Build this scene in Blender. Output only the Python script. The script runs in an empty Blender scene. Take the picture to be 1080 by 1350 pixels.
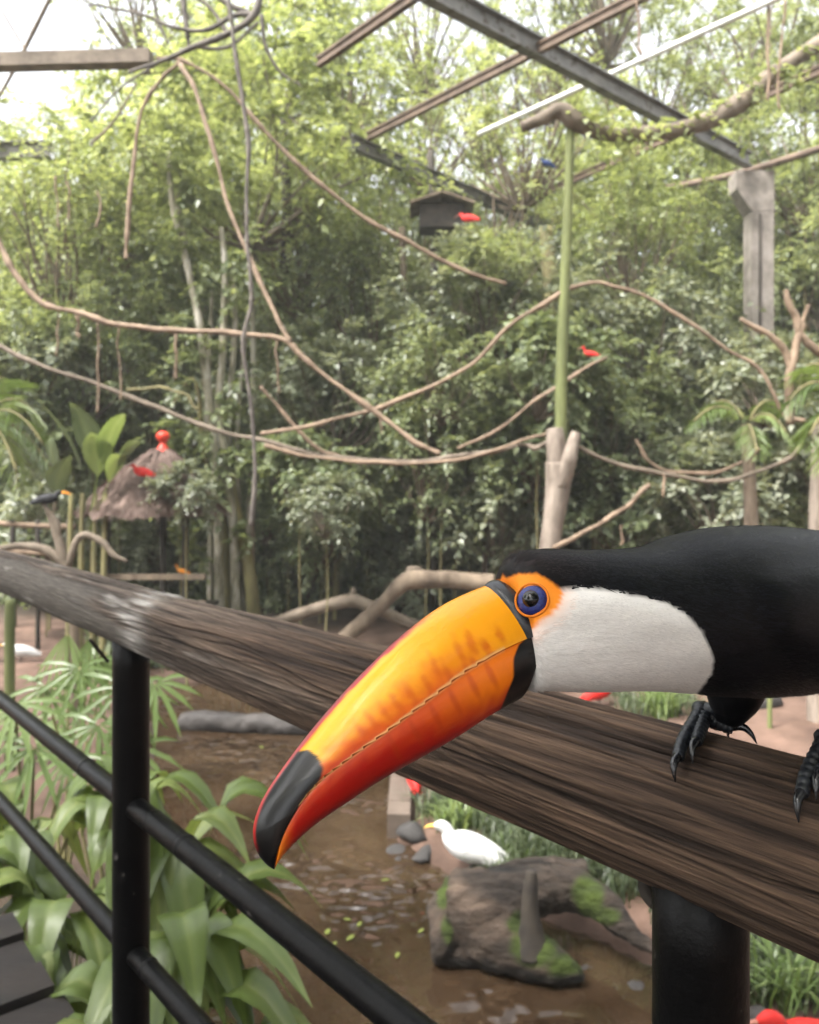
import bpy, math, numpy as np
from mathutils import Vector, Matrix
R = math.radians
RS = np.random.RandomState(7)

# ------------------------------------------------------------------ camera, sky, sun, exposure
CAMZ = 2.3                      # metres above the bank of the pond
F, CX, HY = 1080.0, 540.0, 612.0   # focal length, centre and horizon in photo pixels
sc = bpy.context.scene
col = sc.collection
cam = bpy.data.cameras.new('camera')
camo = bpy.data.objects.new('camera', cam); col.objects.link(camo)
camo.location = (0, 0, CAMZ); camo.rotation_euler = (R(90), 0, 0)
cam.sensor_fit = 'VERTICAL'; cam.sensor_height = 30.0; cam.sensor_width = 24.0
cam.lens = F / 1350 * 30.0
cam.shift_y = -(675 - HY) / 1350
cam.clip_start = 0.02; cam.clip_end = 500
cam.dof.use_dof = True; cam.dof.focus_distance = 0.385; cam.dof.aperture_fstop = 13.0
sc.camera = camo
w = bpy.data.worlds.new('World'); sc.world = w; w.use_nodes = True
nt = w.node_tree
bg = nt.nodes['Background']
sky = nt.nodes.new('ShaderNodeTexSky'); sky.sky_type = 'NISHITA'; sky.sun_disc = False
SUN_EL, SUN_AZ = 58.0, -125.0       # azimuth from +Y towards +X
sky.sun_elevation = R(SUN_EL); sky.sun_rotation = R(SUN_AZ)
sky.air_density = 1.0; sky.dust_density = 6.0; sky.ozone_density = 1.0
hs = nt.nodes.new('ShaderNodeHueSaturation'); hs.inputs['Saturation'].default_value = 0.22
nt.links.new(sky.outputs[0], hs.inputs['Color']); nt.links.new(hs.outputs[0], bg.inputs[0])
bg.inputs[1].default_value = 0.15
sl = bpy.data.lights.new('sun', 'SUN'); sl.energy = 1.5; sl.angle = R(14); sl.color = (1, .96, .9)
so = bpy.data.objects.new('sun', sl); col.objects.link(so)
sd = Vector((math.sin(R(SUN_AZ)) * math.cos(R(SUN_EL)), math.cos(R(SUN_AZ)) * math.cos(R(SUN_EL)), math.sin(R(SUN_EL))))
so.rotation_euler = sd.to_track_quat('Z', 'Y').to_euler(); so.location = (0, 0, 30)
sc.view_settings.view_transform = 'Standard'; sc.view_settings.look = 'None'
sc.view_settings.gamma = 1; sc.view_settings.exposure = 2.2
sc.render.engine = 'CYCLES'
sc.cycles.use_denoising = True; sc.cycles.use_adaptive_sampling = True; sc.cycles.adaptive_threshold = .025
sc.cycles.max_bounces = 8; sc.cycles.diffuse_bounces = 6; sc.cycles.glossy_bounces = 3
sc.cycles.transmission_bounces = 4; sc.cycles.transparent_max_bounces = 4
sc.cycles.sample_clamp_indirect = 6

# ------------------------------------------------------------------ helpers
def P(px, py, Y):
    return np.array([(px - CX) / F * Y, Y, CAMZ + (HY - py) / F * Y])
def G(px, py, z):
    Y = (CAMZ - z) * F / (py - HY)
    return P(px, py, Y)
def V(px, py, o, d):
    """pixel ray against the vertical plane through plan point o along plan direction d"""
    k = (px - CX) / F
    t = (o[0] - k * o[1]) / (k * d[1] - d[0])
    return P(px, py, o[1] + t * d[1])
def cat(pts, n):
    """Catmull-Rom through rows of pts, n samples"""
    p = np.asarray(pts, float)
    if p.ndim == 1: p = p[:, None]
    m = len(p)
    q = np.vstack([2 * p[0] - p[1], p, 2 * p[-1] - p[-2]])
    u = np.linspace(0, m - 1, n); i = np.minimum(u.astype(int), m - 2); t = (u - i)[:, None]
    a, b, c, d = q[i], q[i + 1], q[i + 2], q[i + 3]
    return .5 * (2 * b + (c - a) * t + (2 * a - 5 * b + 4 * c - d) * t * t + (3 * b - a - 3 * c + d) * t ** 3)
def hash3(i, j, k, s):
    h = (i.astype(np.int64) * 374761393 + j.astype(np.int64) * 668265263 + k.astype(np.int64) * 2147483647 + s * 1274126177) & 0xffffffff
    h = ((h ^ (h >> 13)) * 1274126177) & 0xffffffff
    h = (h ^ (h >> 16)) & 0xffffffff
    return h / 4294967295.0
def noise(p, s=0):
    p = np.asarray(p, float); f = np.floor(p); t = p - f; t = t * t * (3 - 2 * t); f = f.astype(np.int64)
    o = 0
    for a in (0, 1):
        for b in (0, 1):
            for c in (0, 1):
                wgt = (t[..., 0] if a else 1 - t[..., 0]) * (t[..., 1] if b else 1 - t[..., 1]) * (t[..., 2] if c else 1 - t[..., 2])
                o = o + wgt * hash3(f[..., 0] + a, f[..., 1] + b, f[..., 2] + c, s)
    return o * 2 - 1
def fbm(p, s=0, n=4):
    p = np.asarray(p, float); o = 0; a = .5
    for k in range(n):
        o = o + a * noise(p, s + k); p = p * 2.03 + 11.3; a *= .5
    return o
def sstep(a, b, x):
    t = np.clip((x - a) / (b - a), 0, 1); return t * t * (3 - 2 * t)
def lin(r, g, b):
    c = np.array([r, g, b], float) / 255
    return np.where(c <= .04045, c / 12.92, ((c + .055) / 1.055) ** 2.4)

class MB:
    def __init__(s): s.v = []; s.f = []; s.n = 0
    def add(s, v, f):
        s.v.append(np.asarray(v, float)); s.f += [tuple(int(i) + s.n for i in q) for q in f]; s.n += len(v)
        return s
    def tube(s, pts, rad, seg=8, n=None, bump=0, seed=0, cap=True, flat=1):
        pts = np.asarray(pts, float); n = n or max(2, len(pts) * 4)
        c = cat(pts, n); r = cat(np.broadcast_to(np.asarray(rad, float), (len(pts),)) if np.ndim(rad) == 0 else rad, n)[:, 0]
        t = np.gradient(c, axis=0); t /= np.linalg.norm(t, axis=1)[:, None] + 1e-12
        a = np.cross(t[0], [0, 0, 1.]); 
        if np.linalg.norm(a) < .1: a = np.cross(t[0], [1., 0, 0])
        fr = []
        for k in range(n):
            a = a - t[k] * (a @ t[k]); a = a / np.linalg.norm(a); fr.append(a)
        a = np.array(fr); b = np.cross(t, a)
        th = np.linspace(0, 2 * math.pi, seg, endpoint=False)
        ring = np.cos(th)[None, :, None] * a[:, None] + flat * np.sin(th)[None, :, None] * b[:, None]
        rr = r[:, None] * np.ones(seg)
        if bump:
            q = c[:, None] + ring * r[:, None, None]
            rr = rr * (1 + bump * fbm(q / (np.mean(r) * 2.2), seed, 3))
        v = c[:, None] + ring * rr[..., None]
        f = []
        for k in range(n - 1):
            for j in range(seg):
                f.append((k * seg + j, k * seg + (j + 1) % seg, (k + 1) * seg + (j + 1) % seg, (k + 1) * seg + j))
        if cap:
            f.append(tuple(range(seg))[::-1]); f.append(tuple(range((n - 1) * seg, n * seg)))
        return s.add(v.reshape(-1, 3), f)
    def box(s, c, h, M=None):
        c = np.asarray(c, float); h = np.asarray(h, float)
        v = np.array([[x, y, z] for x in (-1, 1) for y in (-1, 1) for z in (-1, 1)], float) * h
        if M is not None: v = v @ np.asarray(M).T
        return s.add(v + c, [(0, 1, 3, 2), (4, 6, 7, 5), (0, 4, 5, 1), (2, 3, 7, 6), (0, 2, 6, 4), (1, 5, 7, 3)])
    def beam(s, a, b, hw, hh):
        a = np.asarray(a, float); b = np.asarray(b, float); t = b - a; L = np.linalg.norm(t); t /= L
        up = np.array([0, 0, 1.]) if abs(t[2]) < .9 else np.array([0, 1., 0]); x = np.cross(t, up); x /= np.linalg.norm(x); y = np.cross(x, t)
        return s.box((a + b) / 2, (L / 2, hw, hh), np.stack([t, x, y], 1))
    def build(s, name, mat, parent=None, smooth=True, org=None, attr=None):
        v = np.concatenate(s.v) if s.v else np.zeros((0, 3))
        if org is not None: v = v - np.asarray(org)
        me = bpy.data.meshes.new(name); me.from_pydata(v.tolist(), [], s.f)
        if smooth: me.polygons.foreach_set('use_smooth', [True] * len(me.polygons))
        if mat: me.materials.append(mat)
        if attr is not None: setcol(me, attr)
        me.update()
        return link(name, me, parent, org)
def setcol(me, c, name='col'):
    a = me.color_attributes.new(name, 'FLOAT_COLOR', 'POINT')
    c = np.asarray(c, np.float32)
    if c.shape[1] == 3: c = np.hstack([c, np.ones((len(c), 1), np.float32)])
    a.data.foreach_set('color', c.ravel())
def link(name, me, parent=None, org=None):
    o = bpy.data.objects.new(name, me); col.objects.link(o)
    if parent is not None: o.parent = parent
    if org is not None: o.location = org if parent is None else Vector(org) - parent.location
    elif parent is not None: o.location = -parent.location if isinstance(me, bpy.types.Mesh) else (0, 0, 0)
    return o
def fastmesh(name, v, f, mat, rnd=None, smooth=False):
    """triangles, numpy arrays straight into a mesh"""
    me = bpy.data.meshes.new(name); nv, nf = len(v), len(f)
    me.vertices.add(nv); me.vertices.foreach_set('co', np.asarray(v, np.float32).ravel())
    me.loops.add(nf * 3); me.loops.foreach_set('vertex_index', np.asarray(f, np.int32).ravel())
    me.polygons.add(nf); me.polygons.foreach_set('loop_start', np.arange(0, nf * 3, 3, dtype=np.int32))
    me.polygons.foreach_set('loop_total', np.full(nf, 3, np.int32))
    if smooth: me.polygons.foreach_set('use_smooth', np.ones(nf, bool))
    me.materials.append(mat)
    if rnd is not None:
        a = me.attributes.new('rnd', 'FLOAT', 'POINT'); a.data.foreach_set('value', np.asarray(rnd, np.float32))
    me.update(); me.validate()
    return me
def tag(o, label=None, cat_=None, group=None, kind=None):
    if label: o['label'] = label
    if cat_: o['category'] = cat_
    if group: o['group'] = group
    if kind: o['kind'] = kind
    return o
def empty(name, loc, label, cat_, group=None):
    o = bpy.data.objects.new(name, None); col.objects.link(o); o.location = Vector([float(x) for x in loc]); o.empty_display_size = .1
    return tag(o, label, cat_, group)

# ------------------------------------------------------------------ materials
def mat(name, c1, c2=None, scale=8, rough=.7, bump=0, bscale=None, spec=.4, stretch=(1, 1, 1), coord='Object', detail=6, metal=0, c3=None, coat=0, vcol=False, bdist=.01):
    m = bpy.data.materials.new(name); m.use_nodes = True; n = m.node_tree; N = n.nodes; L = n.links
    b = N['Principled BSDF']; b.inputs['Roughness'].default_value = rough; b.inputs['Metallic'].default_value = metal
    b.inputs['Specular IOR Level'].default_value = spec; b.inputs['Coat Weight'].default_value = coat
    tc = N.new('ShaderNodeTexCoord'); mp = N.new('ShaderNodeMapping'); mp.inputs['Scale'].default_value = stretch
    L.new(tc.outputs[coord], mp.inputs[0])
    if c2 is not None or c3 is not None:
        t = N.new('ShaderNodeTexNoise'); t.inputs['Scale'].default_value = scale; t.inputs['Detail'].default_value = detail; t.inputs['Roughness'].default_value = .62
        L.new(mp.outputs[0], t.inputs['Vector'])
        r = N.new('ShaderNodeValToRGB'); e = r.color_ramp.elements
        e[0].position = .33; e[0].color = (*c1, 1); e[1].position = .67; e[1].color = (*(c2 if c2 is not None else c1), 1)
        if c3 is not None: k = e.new(.5); k.color = (*c3, 1)
        L.new(t.outputs[0], r.inputs[0]); out = r.outputs[0]
        L.new(out, b.inputs['Base Color'])
    else:
        b.inputs['Base Color'].default_value = (*c1, 1); out = None
    if vcol:
        a = N.new('ShaderNodeAttribute'); a.attribute_name = 'col'
        if out is not None:
            mx = N.new('ShaderNodeMix'); mx.data_type = 'RGBA'; mx.blend_type = 'MULTIPLY'; mx.inputs[0].default_value = 1
            L.new(a.outputs['Color'], mx.inputs[6]); L.new(out, mx.inputs[7]); L.new(mx.outputs[2], b.inputs['Base Color'])
        else: L.new(a.outputs['Color'], b.inputs['Base Color'])
    if bump:
        t2 = N.new('ShaderNodeTexNoise'); t2.inputs['Scale'].default_value = bscale or scale * 3; t2.inputs['Detail'].default_value = 8; t2.inputs['Roughness'].default_value = .65
        L.new(mp.outputs[0], t2.inputs['Vector'])
        bp = N.new('ShaderNodeBump'); bp.inputs['Strength'].default_value = bump; bp.inputs['Distance'].default_value = bdist
        L.new(t2.outputs[0], bp.inputs['Height']); L.new(bp.outputs[0], b.inputs['Normal'])
    return m
def leafmat(name, dark, mid, light, trans=.38, rough=.42, vary=.25, spec=.45, tgain=1.5):
    m = bpy.data.materials.new(name); m.use_nodes = True; n = m.node_tree; N = n.nodes; L = n.links
    b = N['Principled BSDF']; b.inputs['Roughness'].default_value = rough; b.inputs['Specular IOR Level'].default_value = spec
    a = N.new('ShaderNodeAttribute'); a.attribute_name = 'rnd'
    oi = N.new('ShaderNodeObjectInfo')
    ad = N.new('ShaderNodeMath'); ad.operation = 'MULTIPLY_ADD'; ad.inputs[1].default_value = vary; L.new(oi.outputs['Random'], ad.inputs[0])
    sb = N.new('ShaderNodeMath'); sb.operation = 'SUBTRACT'; sb.inputs[1].default_value = vary / 2; L.new(a.outputs['Fac'], sb.inputs[0]); L.new(sb.outputs[0], ad.inputs[2])
    r = N.new('ShaderNodeValToRGB'); e = r.color_ramp.elements
    e[0].position = 0; e[0].color = (*dark, 1); e[1].position = 1; e[1].color = (*light, 1); k = e.new(.55); k.color = (*mid, 1)
    L.new(ad.outputs[0], r.inputs[0]); L.new(r.outputs[0], b.inputs['Base Color'])
    t = N.new('ShaderNodeBsdfTranslucent')
    g = N.new('ShaderNodeMix'); g.data_type = 'RGBA'; g.blend_type = 'MULTIPLY'; g.inputs[0].default_value = 1
    g.inputs[7].default_value = (tgain * 1.05, tgain, tgain * .62, 1); L.new(r.outputs[0], g.inputs[6]); L.new(g.outputs[2], t.inputs['Color'])
    mx = N.new('ShaderNodeMixShader'); mx.inputs[0].default_value = trans
    L.new(b.outputs[0], mx.inputs[1]); L.new(t.outputs[0], mx.inputs[2]); L.new(mx.outputs[0], N['Material Output'].inputs['Surface'])
    return m
M = {}
M['leaf_bright'] = leafmat('leaf_bright', (0.1, 0.13, 0.045), (0.24, 0.285, 0.12), (0.42, 0.46, 0.24), 0.50, rough=0.38, spec=.6, tgain=1.3)
M['leaf_mid'] = leafmat('leaf_mid', (0.07, 0.092, 0.045), (0.18, 0.215, 0.11), (0.34, 0.38, 0.21), 0.44, rough=0.36, spec=.6, tgain=1.3)
M['leaf_grey'] = leafmat('leaf_grey', (0.08, 0.098, 0.065), (0.2, 0.225, 0.15), (0.38, 0.4, 0.3), 0.36, rough=0.34, spec=.6, tgain=1.3)
M['leaf_dark'] = leafmat('leaf_dark', (0.06, 0.082, 0.04), (0.15, 0.185, 0.095), (0.28, 0.32, 0.18), 0.36, rough=0.36, spec=.5, tgain=1.3)
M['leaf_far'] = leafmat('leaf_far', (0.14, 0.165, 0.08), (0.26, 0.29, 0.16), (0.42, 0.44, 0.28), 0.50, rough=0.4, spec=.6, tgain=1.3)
M['palm'] = leafmat('palm', (0.055, 0.09, 0.022), (0.125, 0.185, 0.055), (0.24, 0.3, 0.12), 0.35, rough=0.33, spec=.5, tgain=1.3)
M['grass'] = leafmat('grass', (0.03, 0.046, 0.02), (0.075, 0.1, 0.05), (0.16, 0.18, 0.1), 0.3, rough=0.4, spec=.5, tgain=1.3)
M['bark_pale'] = mat('bark_pale', (.10, .095, .055), (.44, .41, .35), 11, .85, .6, 20, stretch=(1, 1, .3), c3=(.24, .22, .16))
M['bark_brown'] = mat('bark_brown', (.07, .05, .035), (.22, .17, .12), 6, .9, .6, 20, stretch=(1, 1, .25))
M['bark_olive'] = mat('bark_olive', (.09, .085, .035), (.22, .2, .08), 5, .85, .5, 18, stretch=(1, 1, .3), c3=(.15, .13, .06))
M['bark_dark'] = mat('bark_dark', (.03, .025, .02), (.1, .085, .07), 6, .9, .5, 20)
M['bark_stump'] = mat('bark_stump', (.11, .085, .066), (.3, .25, .205), 9, .85, .5, 22, stretch=(1, 1, .3))
M['vine'] = mat('vine', (.12, .08, .052), (.29, .21, .145), 5, .8, .5, 25)
M['vine_grey'] = mat('vine_grey', (.085, .065, .046), (.2, .16, .12), 5, .8, .5, 25)
M['vine_dark'] = mat('vine_dark', (.06, .05, .045), (.15, .13, .11), 6, .8, .4, 25)
M['steel'] = mat('steel', (.1, .095, .085), (.2, .19, .17), 4, .5, .2, 30, metal=.3)
M['rust'] = mat('rust', (.08, .055, .04), (.17, .12, .085), 5, .7, .3, 30, metal=.2)
M['white_pipe'] = mat('white_pipe', (.55, .55, .52), (.7, .7, .67), 3, .4)
M['kerb'] = mat('kerb', (.07, .052, .04), (.15, .115, .09), 2.5, .9, .5, 30)
M['concrete'] = mat('concrete', (.12, .105, .088), (.3, .265, .235), 3.5, .9, .6, 30, c3=(.21, .185, .16))
M['green_pole'] = mat('green_pole', (.075, .09, .035), (.16, .18, .065), 6, .8, .5, 30, c3=(.11, .125, .045), stretch=(1, 1, .2))
M['paint'] = mat('black_paint', (.0012, .0012, .0014), (.003, .003, .0033), 30, .36, .35, 140, spec=.14, bdist=.002)
def specks(m, scale, thr, c, soft=.03):
    """small chips and dirt spots on a painted surface"""
    n = m.node_tree; b = n.nodes['Principled BSDF']; src = b.inputs['Base Color'].links[0].from_socket
    tc = n.nodes.new('ShaderNodeTexCoord'); t = n.nodes.new('ShaderNodeTexNoise'); t.inputs['Scale'].default_value = scale; t.inputs['Detail'].default_value = 3
    r = n.nodes.new('ShaderNodeMapRange'); r.inputs['From Min'].default_value = thr; r.inputs['From Max'].default_value = thr + soft
    x = n.nodes.new('ShaderNodeMix'); x.data_type = 'RGBA'; x.inputs[7].default_value = (*c, 1)
    n.links.new(tc.outputs['Object'], t.inputs['Vector']); n.links.new(t.outputs[0], r.inputs['Value']); n.links.new(r.outputs[0], x.inputs[0]); n.links.new(src, x.inputs[6]); n.links.new(x.outputs[2], b.inputs['Base Color'])
specks(M['paint'], 60, .70, (.06, .055, .05)); specks(M['steel'], 7, .58, (.06, .045, .03), .1)
M['deck'] = mat('deck_wood', (.004, .003, .0026), (.018, .0125, .010), 7, .75, .6, 22, stretch=(.15, 1, 1))
M['thatch'] = mat('thatch', (.08, .055, .045), (.2, .14, .115), 6, .95, .8, 40, stretch=(1, 1, .4))
M['dark_wood'] = mat('dark_wood', (.015, .012, .01), (.05, .04, .03), 6, .85, .4, 25)

# ------------------------------------------------------------------ terrain and water
WZ = -.12
shore = np.array([(-2.9, 8.9), (-1.8, 9.3), (-.9, 9.2), (-.1, 9.0), (-.12, 7), (-.13, 5.25), (.16, 4.9), (.62, 4.42), (.96, 4.13), (1.2, 3.82), (1.36, 3.5), (1.36, 3.1), (1.5, 2.4),
                  (2.4, -3), (-.6, -3), (-.7, 1.2), (-.8, 2.5), (-.95, 3.6), (-1.2, 4.4), (-1.75, 5.6), (-2.4, 7.7)])
def sdist(x, y, poly):
    """signed distance to polygon, negative inside"""
    d = np.full(x.shape, 1e9); ins = np.zeros(x.shape, bool); n = len(poly)
    for i in range(n):
        a, b = poly[i], poly[(i + 1) % n]; e = b - a
        t = np.clip(((x - a[0]) * e[0] + (y - a[1]) * e[1]) / (e @ e), 0, 1)
        d = np.minimum(d, np.hypot(x - a[0] - t * e[0], y - a[1] - t * e[1]))
        c = ((a[1] > y) != (b[1] > y)) & (x < (b[0] - a[0]) * (y - a[1]) / (b[1] - a[1] + 1e-12) + a[0])
        ins ^= c
    return np.where(ins, -d, d)
def ground_z(x, y):
    x = np.asarray(x, float); y = np.asarray(y, float)
    q = np.stack([x, y, x * 0], -1)
    z = .05 * fbm(q * 1.1, 3) + .02 * fbm(q * 5, 9)
    z = z + .55 * sstep(-.6, -1.4, x) * sstep(4.0, 2.2, y)
    z = z + .035 * np.maximum(y - 15, 0) * sstep(15, 20, y) * sstep(60, 30, y)
    d = sdist(x, y, shore) + .06 * fbm(q * 2.5, 21)
    return z - .45 * sstep(.1, -.28, d) - .06 * sstep(.5, .1, d)
gx = np.concatenate([np.linspace(-220, -9, 26)[:-1], np.linspace(-9, 9, 200), np.linspace(9, 220, 26)[1:]])
gy = np.concatenate([np.linspace(-60, -3.2, 12)[:-1], np.linspace(-3.2, 20, 240), np.linspace(20, 400, 34)[1:]])
X, Y = np.meshgrid(gx, gy); Z = ground_z(X, Y)
nx, ny = len(gx), len(gy); idx = np.arange(nx * ny).reshape(ny, nx)
tri = np.concatenate([np.stack([idx[:-1, :-1], idx[:-1, 1:], idx[1:, 1:]], -1).reshape(-1, 3), np.stack([idx[:-1, :-1], idx[1:, 1:], idx[1:, :-1]], -1).reshape(-1, 3)])
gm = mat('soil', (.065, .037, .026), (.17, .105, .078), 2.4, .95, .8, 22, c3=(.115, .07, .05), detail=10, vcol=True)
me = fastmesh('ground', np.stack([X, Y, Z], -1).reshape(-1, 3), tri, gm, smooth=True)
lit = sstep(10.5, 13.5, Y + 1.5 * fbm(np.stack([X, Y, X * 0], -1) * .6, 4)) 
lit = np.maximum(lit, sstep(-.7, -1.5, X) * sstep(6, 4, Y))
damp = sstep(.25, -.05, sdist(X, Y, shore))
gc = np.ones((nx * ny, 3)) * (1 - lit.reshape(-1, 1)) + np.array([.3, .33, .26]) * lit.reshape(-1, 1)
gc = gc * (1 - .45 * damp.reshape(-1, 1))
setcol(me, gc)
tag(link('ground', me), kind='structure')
# water
wm = mat('pond_water', (.018, .0105, .0056), (.052, .033, .019), 1.3, .015, .6, 7.0, spec=.5, detail=5, c3=(.034, .021, .012), bdist=.12)
wb = wm.node_tree.nodes['Principled BSDF']; wb.inputs['IOR'].default_value = 1.5
for n_ in wm.node_tree.nodes:
    if n_.type == 'TEX_NOISE' and abs(n_.inputs['Scale'].default_value - 7.0) < .01: n_.inputs['Detail'].default_value = 1.2
# calm water with rippled patches
tcw = wm.node_tree.nodes.new('ShaderNodeTexCoord'); nw_ = wm.node_tree.nodes.new('ShaderNodeTexNoise'); nw_.inputs['Scale'].default_value = .8; rw = wm.node_tree.nodes.new('ShaderNodeMapRange')
rw.inputs['From Min'].default_value = .47; rw.inputs['From Max'].default_value = .60; rw.inputs['To Min'].default_value = .03; rw.inputs['To Max'].default_value = 1.0
wm.node_tree.links.new(tcw.outputs['Object'], nw_.inputs['Vector']); wm.node_tree.links.new(nw_.outputs[0], rw.inputs['Value'])
wm.node_tree.links.new(rw.outputs[0], [n for n in wm.node_tree.nodes if n.type == 'BUMP'][0].inputs['Strength'])
mb = MB(); mb.add([(-3.6, -3, WZ), (2.6, -3, WZ), (2.6, 9.6, WZ), (-3.6, 9.6, WZ)], [(0, 1, 2, 3)])
tag(mb.build('pond_water', wm), kind='structure')
# concrete kerb of the pond
mb = MB()
kp = np.array([(-.03, 9.0), (-.05, 7.6), (-.06, 6.4), (-.07, 5.3)])
kc = cat(np.column_stack([kp, kp[:, 0] * 0 - .12]), 16)
for i in range(15): mb.beam(kc[i], kc[i + 1] + (kc[i + 1] - kc[i]) * .01, .075, .155 + .004 * (i % 2))
tag(mb.build('pond_kerb', M['kerb'], smooth=False), 'low concrete kerb along the straight edge of the muddy pond', 'kerb')

# ------------------------------------------------------------------ bridge deck and railing
O2, D2 = (.184, .52), (-.804, 1.0)           # plan line of the railing
dd = np.array([D2[0], D2[1], 0]); dd /= np.linalg.norm(dd); nn = np.array([dd[1], -dd[0], 0])   # nn: away from the bridge
dk = bpy.data.objects.new('deck', None); col.objects.link(dk); dk['kind'] = 'structure'
o3 = np.array([O2[0], O2[1], 0])
k = 0; s = -1.2
while s < 2.2:
    wd = .13 + .02 * RS.rand()
    mb = MB(); e = .12 + .035 * RS.randn() * .5
    a = o3 + dd * (s + wd / 2) + nn * e; b = o3 + dd * (s + wd / 2) - nn * 1.6
    zz = .975 + .006 * RS.randn(); mb.beam(a + [0, 0, zz], b + [0, 0, zz], wd / 2 - .005, .025)
    mb.build('plank', M['deck'], dk, smooth=False); s += wd + .004
for off in (.02, -.8, -1.45):
    mb = MB(); a = o3 + dd * -1.2 + nn * off + [0, 0, .86]; b = o3 + dd * 2.15 + nn * off + [0, 0, .86]; mb.beam(a, b, .05, .088); mb.build('joist', M['deck'], dk, smooth=False)
for sx in (-.9, .7, 2.0):
    for off in (-.1, -1.4):
        mb = MB(); a = o3 + dd * sx + nn * off; mb.tube([a + [0, 0, -.8], a + [0, 0, .8]], .06, 10); mb.build('pile', M['deck'], dk)
rail = empty('bridge_railing', o3 + [0, 0, 1.0], 'bridge railing with a weathered log handrail on black tubular metal posts', 'railing')
# log handrail
yc, vx, vy, r0, r1 = 1072.5, -327.5, 637.2, .0514, -.00303
A0 = P(922, yc, .52); dl = np.array([(vx - CX) / F, 1, (HY - vy) / F]); dl /= np.linalg.norm(dl)
la = np.cross(dl, [0, 0, 1]); la /= np.linalg.norm(la); lb = np.cross(la, dl)
nl, ns = 760, 400
u = np.linspace(0, 1, nl); t = -.42 + .55 * u + 3.0 * u ** 2.6
th = np.linspace(0, 2 * math.pi, ns, endpoint=False)
T, TH = np.meshgrid(t, th, indexing='ij')
rad = r0 + r1 * T
cyl = np.stack([np.cos(TH) * .9, np.sin(TH) * .9, T], -1)
wob = fbm(cyl * np.array([.9, .9, 3.0]), 5, 3) * .0035
smoothpart = sstep(.86, 1.0, T + .10 * np.sin(TH * 2) + .12 * noise(cyl * 3, 8)) * sstep(.93, .78, np.sin(TH) + .12 * noise(cyl * 2.5, 18))    # bark still on, left
grain = fbm(np.stack([np.cos(TH) * 6.5 + .5 * noise(cyl * 4, 51), np.sin(TH) * 6.5 + .5 * noise(cyl * 4, 52), T * 3.6 + .6 * noise(cyl * 2, 3)], -1), 31, 4)
fine = fbm(np.stack([np.cos(TH) * 24 + .8 * noise(cyl * 6, 53), np.sin(TH) * 24, T * 8], -1), 41, 3)
disp = wob + (1 - smoothpart) * (.0030 * grain + .0016 * fine) + smoothpart * .0006 * noise(cyl * 14, 2)
crack = np.zeros_like(T)
cr = np.random.RandomState(12)
for i in range(300):
    tc = cr.uniform(-.4, 2.4); ln = cr.uniform(.08, .45); ac = cr.uniform(0, 2 * math.pi); wdt = cr.uniform(.008, .024); dp = cr.uniform(.0015, .0045)
    if i < 5: tc, ln, ac, wdt, dp = ((-.06, .33, 1.42, .05, .006), (.34, .42, 1.18, .045, .006), (.85, .5, 1.0, .05, .006), (.05, .3, .75, .035, .004), (1.55, .5, .95, .06, .007))[i]
    m_ = ac + .12 * np.sin(t * 7 + i) + .06 * np.sin(t * 19 + i * 2)
    dth = (TH - m_[:, None] + math.pi) % (2 * math.pi) - math.pi
    prof = np.exp(-(dth / wdt) ** 2) * np.clip(1 - np.abs((T - tc) / ln), 0, 1) ** .5
    lip = (1 - smoothpart * .8)
    disp -= dp * prof * lip; crack = np.maximum(crack, prof * lip * min(1, dp / .003))
rr = rad + disp
C = A0 + t[:, None] * dl
v = C[:, None] + rr[..., None] * (np.cos(TH)[..., None] * la + np.sin(TH)[..., None] * lb)
f = [(i * ns + j, (i + 1) * ns + j, (i + 1) * ns + (j + 1) % ns, i * ns + (j + 1) % ns) for i in range(nl - 1) for j in range(ns)]
f += [tuple(range(ns)), tuple(range((nl - 1) * ns, nl * ns))[::-1]]
brown = np.array([.034, .021, .0145]); tan = np.array([.150, .096, .064]); grey = np.array([.15, .133, .116]); dark = np.array([.028, .019, .014]); pale = np.array([.55, .53, .5])
g1 = np.clip(.5 + 1.5 * grain + .8 * fine, 0, 1)[..., None]
up = np.sin(TH)[..., None]
old = sstep(.2, 1.0, T + .25 * noise(cyl * 2.2, 14))[..., None]          # the far end has greyed more
base = (brown * (1 - g1) + tan * g1) * (1 - .75 * old) + (np.array([.062, .049, .04]) * (1 - g1) + np.array([.215, .178, .15]) * g1) * .75 * old
sm = smoothpart[..., None]
base = base * (1 - sm) + grey * (.82 + .25 * fbm(cyl * 5, 17, 4)[..., None]) * sm
band = np.exp(-((T - .885 - .03 * noise(cyl * 3, 6)) / .045) ** 2) * np.clip(.55 + 1.2 * fbm(cyl * 9, 25), 0, 1)
spots = np.clip(fbm(cyl * np.array([3, 3, 5.]), 77, 4) - .27, 0, .2) / .2 * sstep(.5, .9, T) * .6
pw = np.clip(band + spots, 0, .85)[..., None]
base = base * (1 - pw) + pale * pw
base = base * .74 * (1 - .9 * crack[..., None]) + dark * .9 * crack[..., None]
mb = MB(); mb.add(v.reshape(-1, 3), f)
logm = mat('weathered_log', (.52, .52, .53), (1.45, 1.42, 1.38), 3, .82, .9, 7, spec=.25, vcol=True, bdist=.004)
lm = logm.node_tree
mpn = [n for n in lm.nodes if n.type == 'MAPPING'][0]
rotq = Matrix((dl.tolist(), lb.tolist(), la.tolist()))      # world -> log axes
mpn.inputs['Rotation'].default_value = rotq.to_euler('XYZ'); mpn.inputs['Scale'].default_value = (1, 1, 1)
m2 = lm.nodes.new('ShaderNodeMapping'); m2.inputs['Scale'].default_value = (6, 170, 170)
for l in list(lm.links):
    if l.from_node == mpn:
        to = l.to_socket; lm.links.remove(l); lm.links.new(m2.outputs[0], to)
lm.links.new(mpn.outputs[0], m2.inputs[0])
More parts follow.
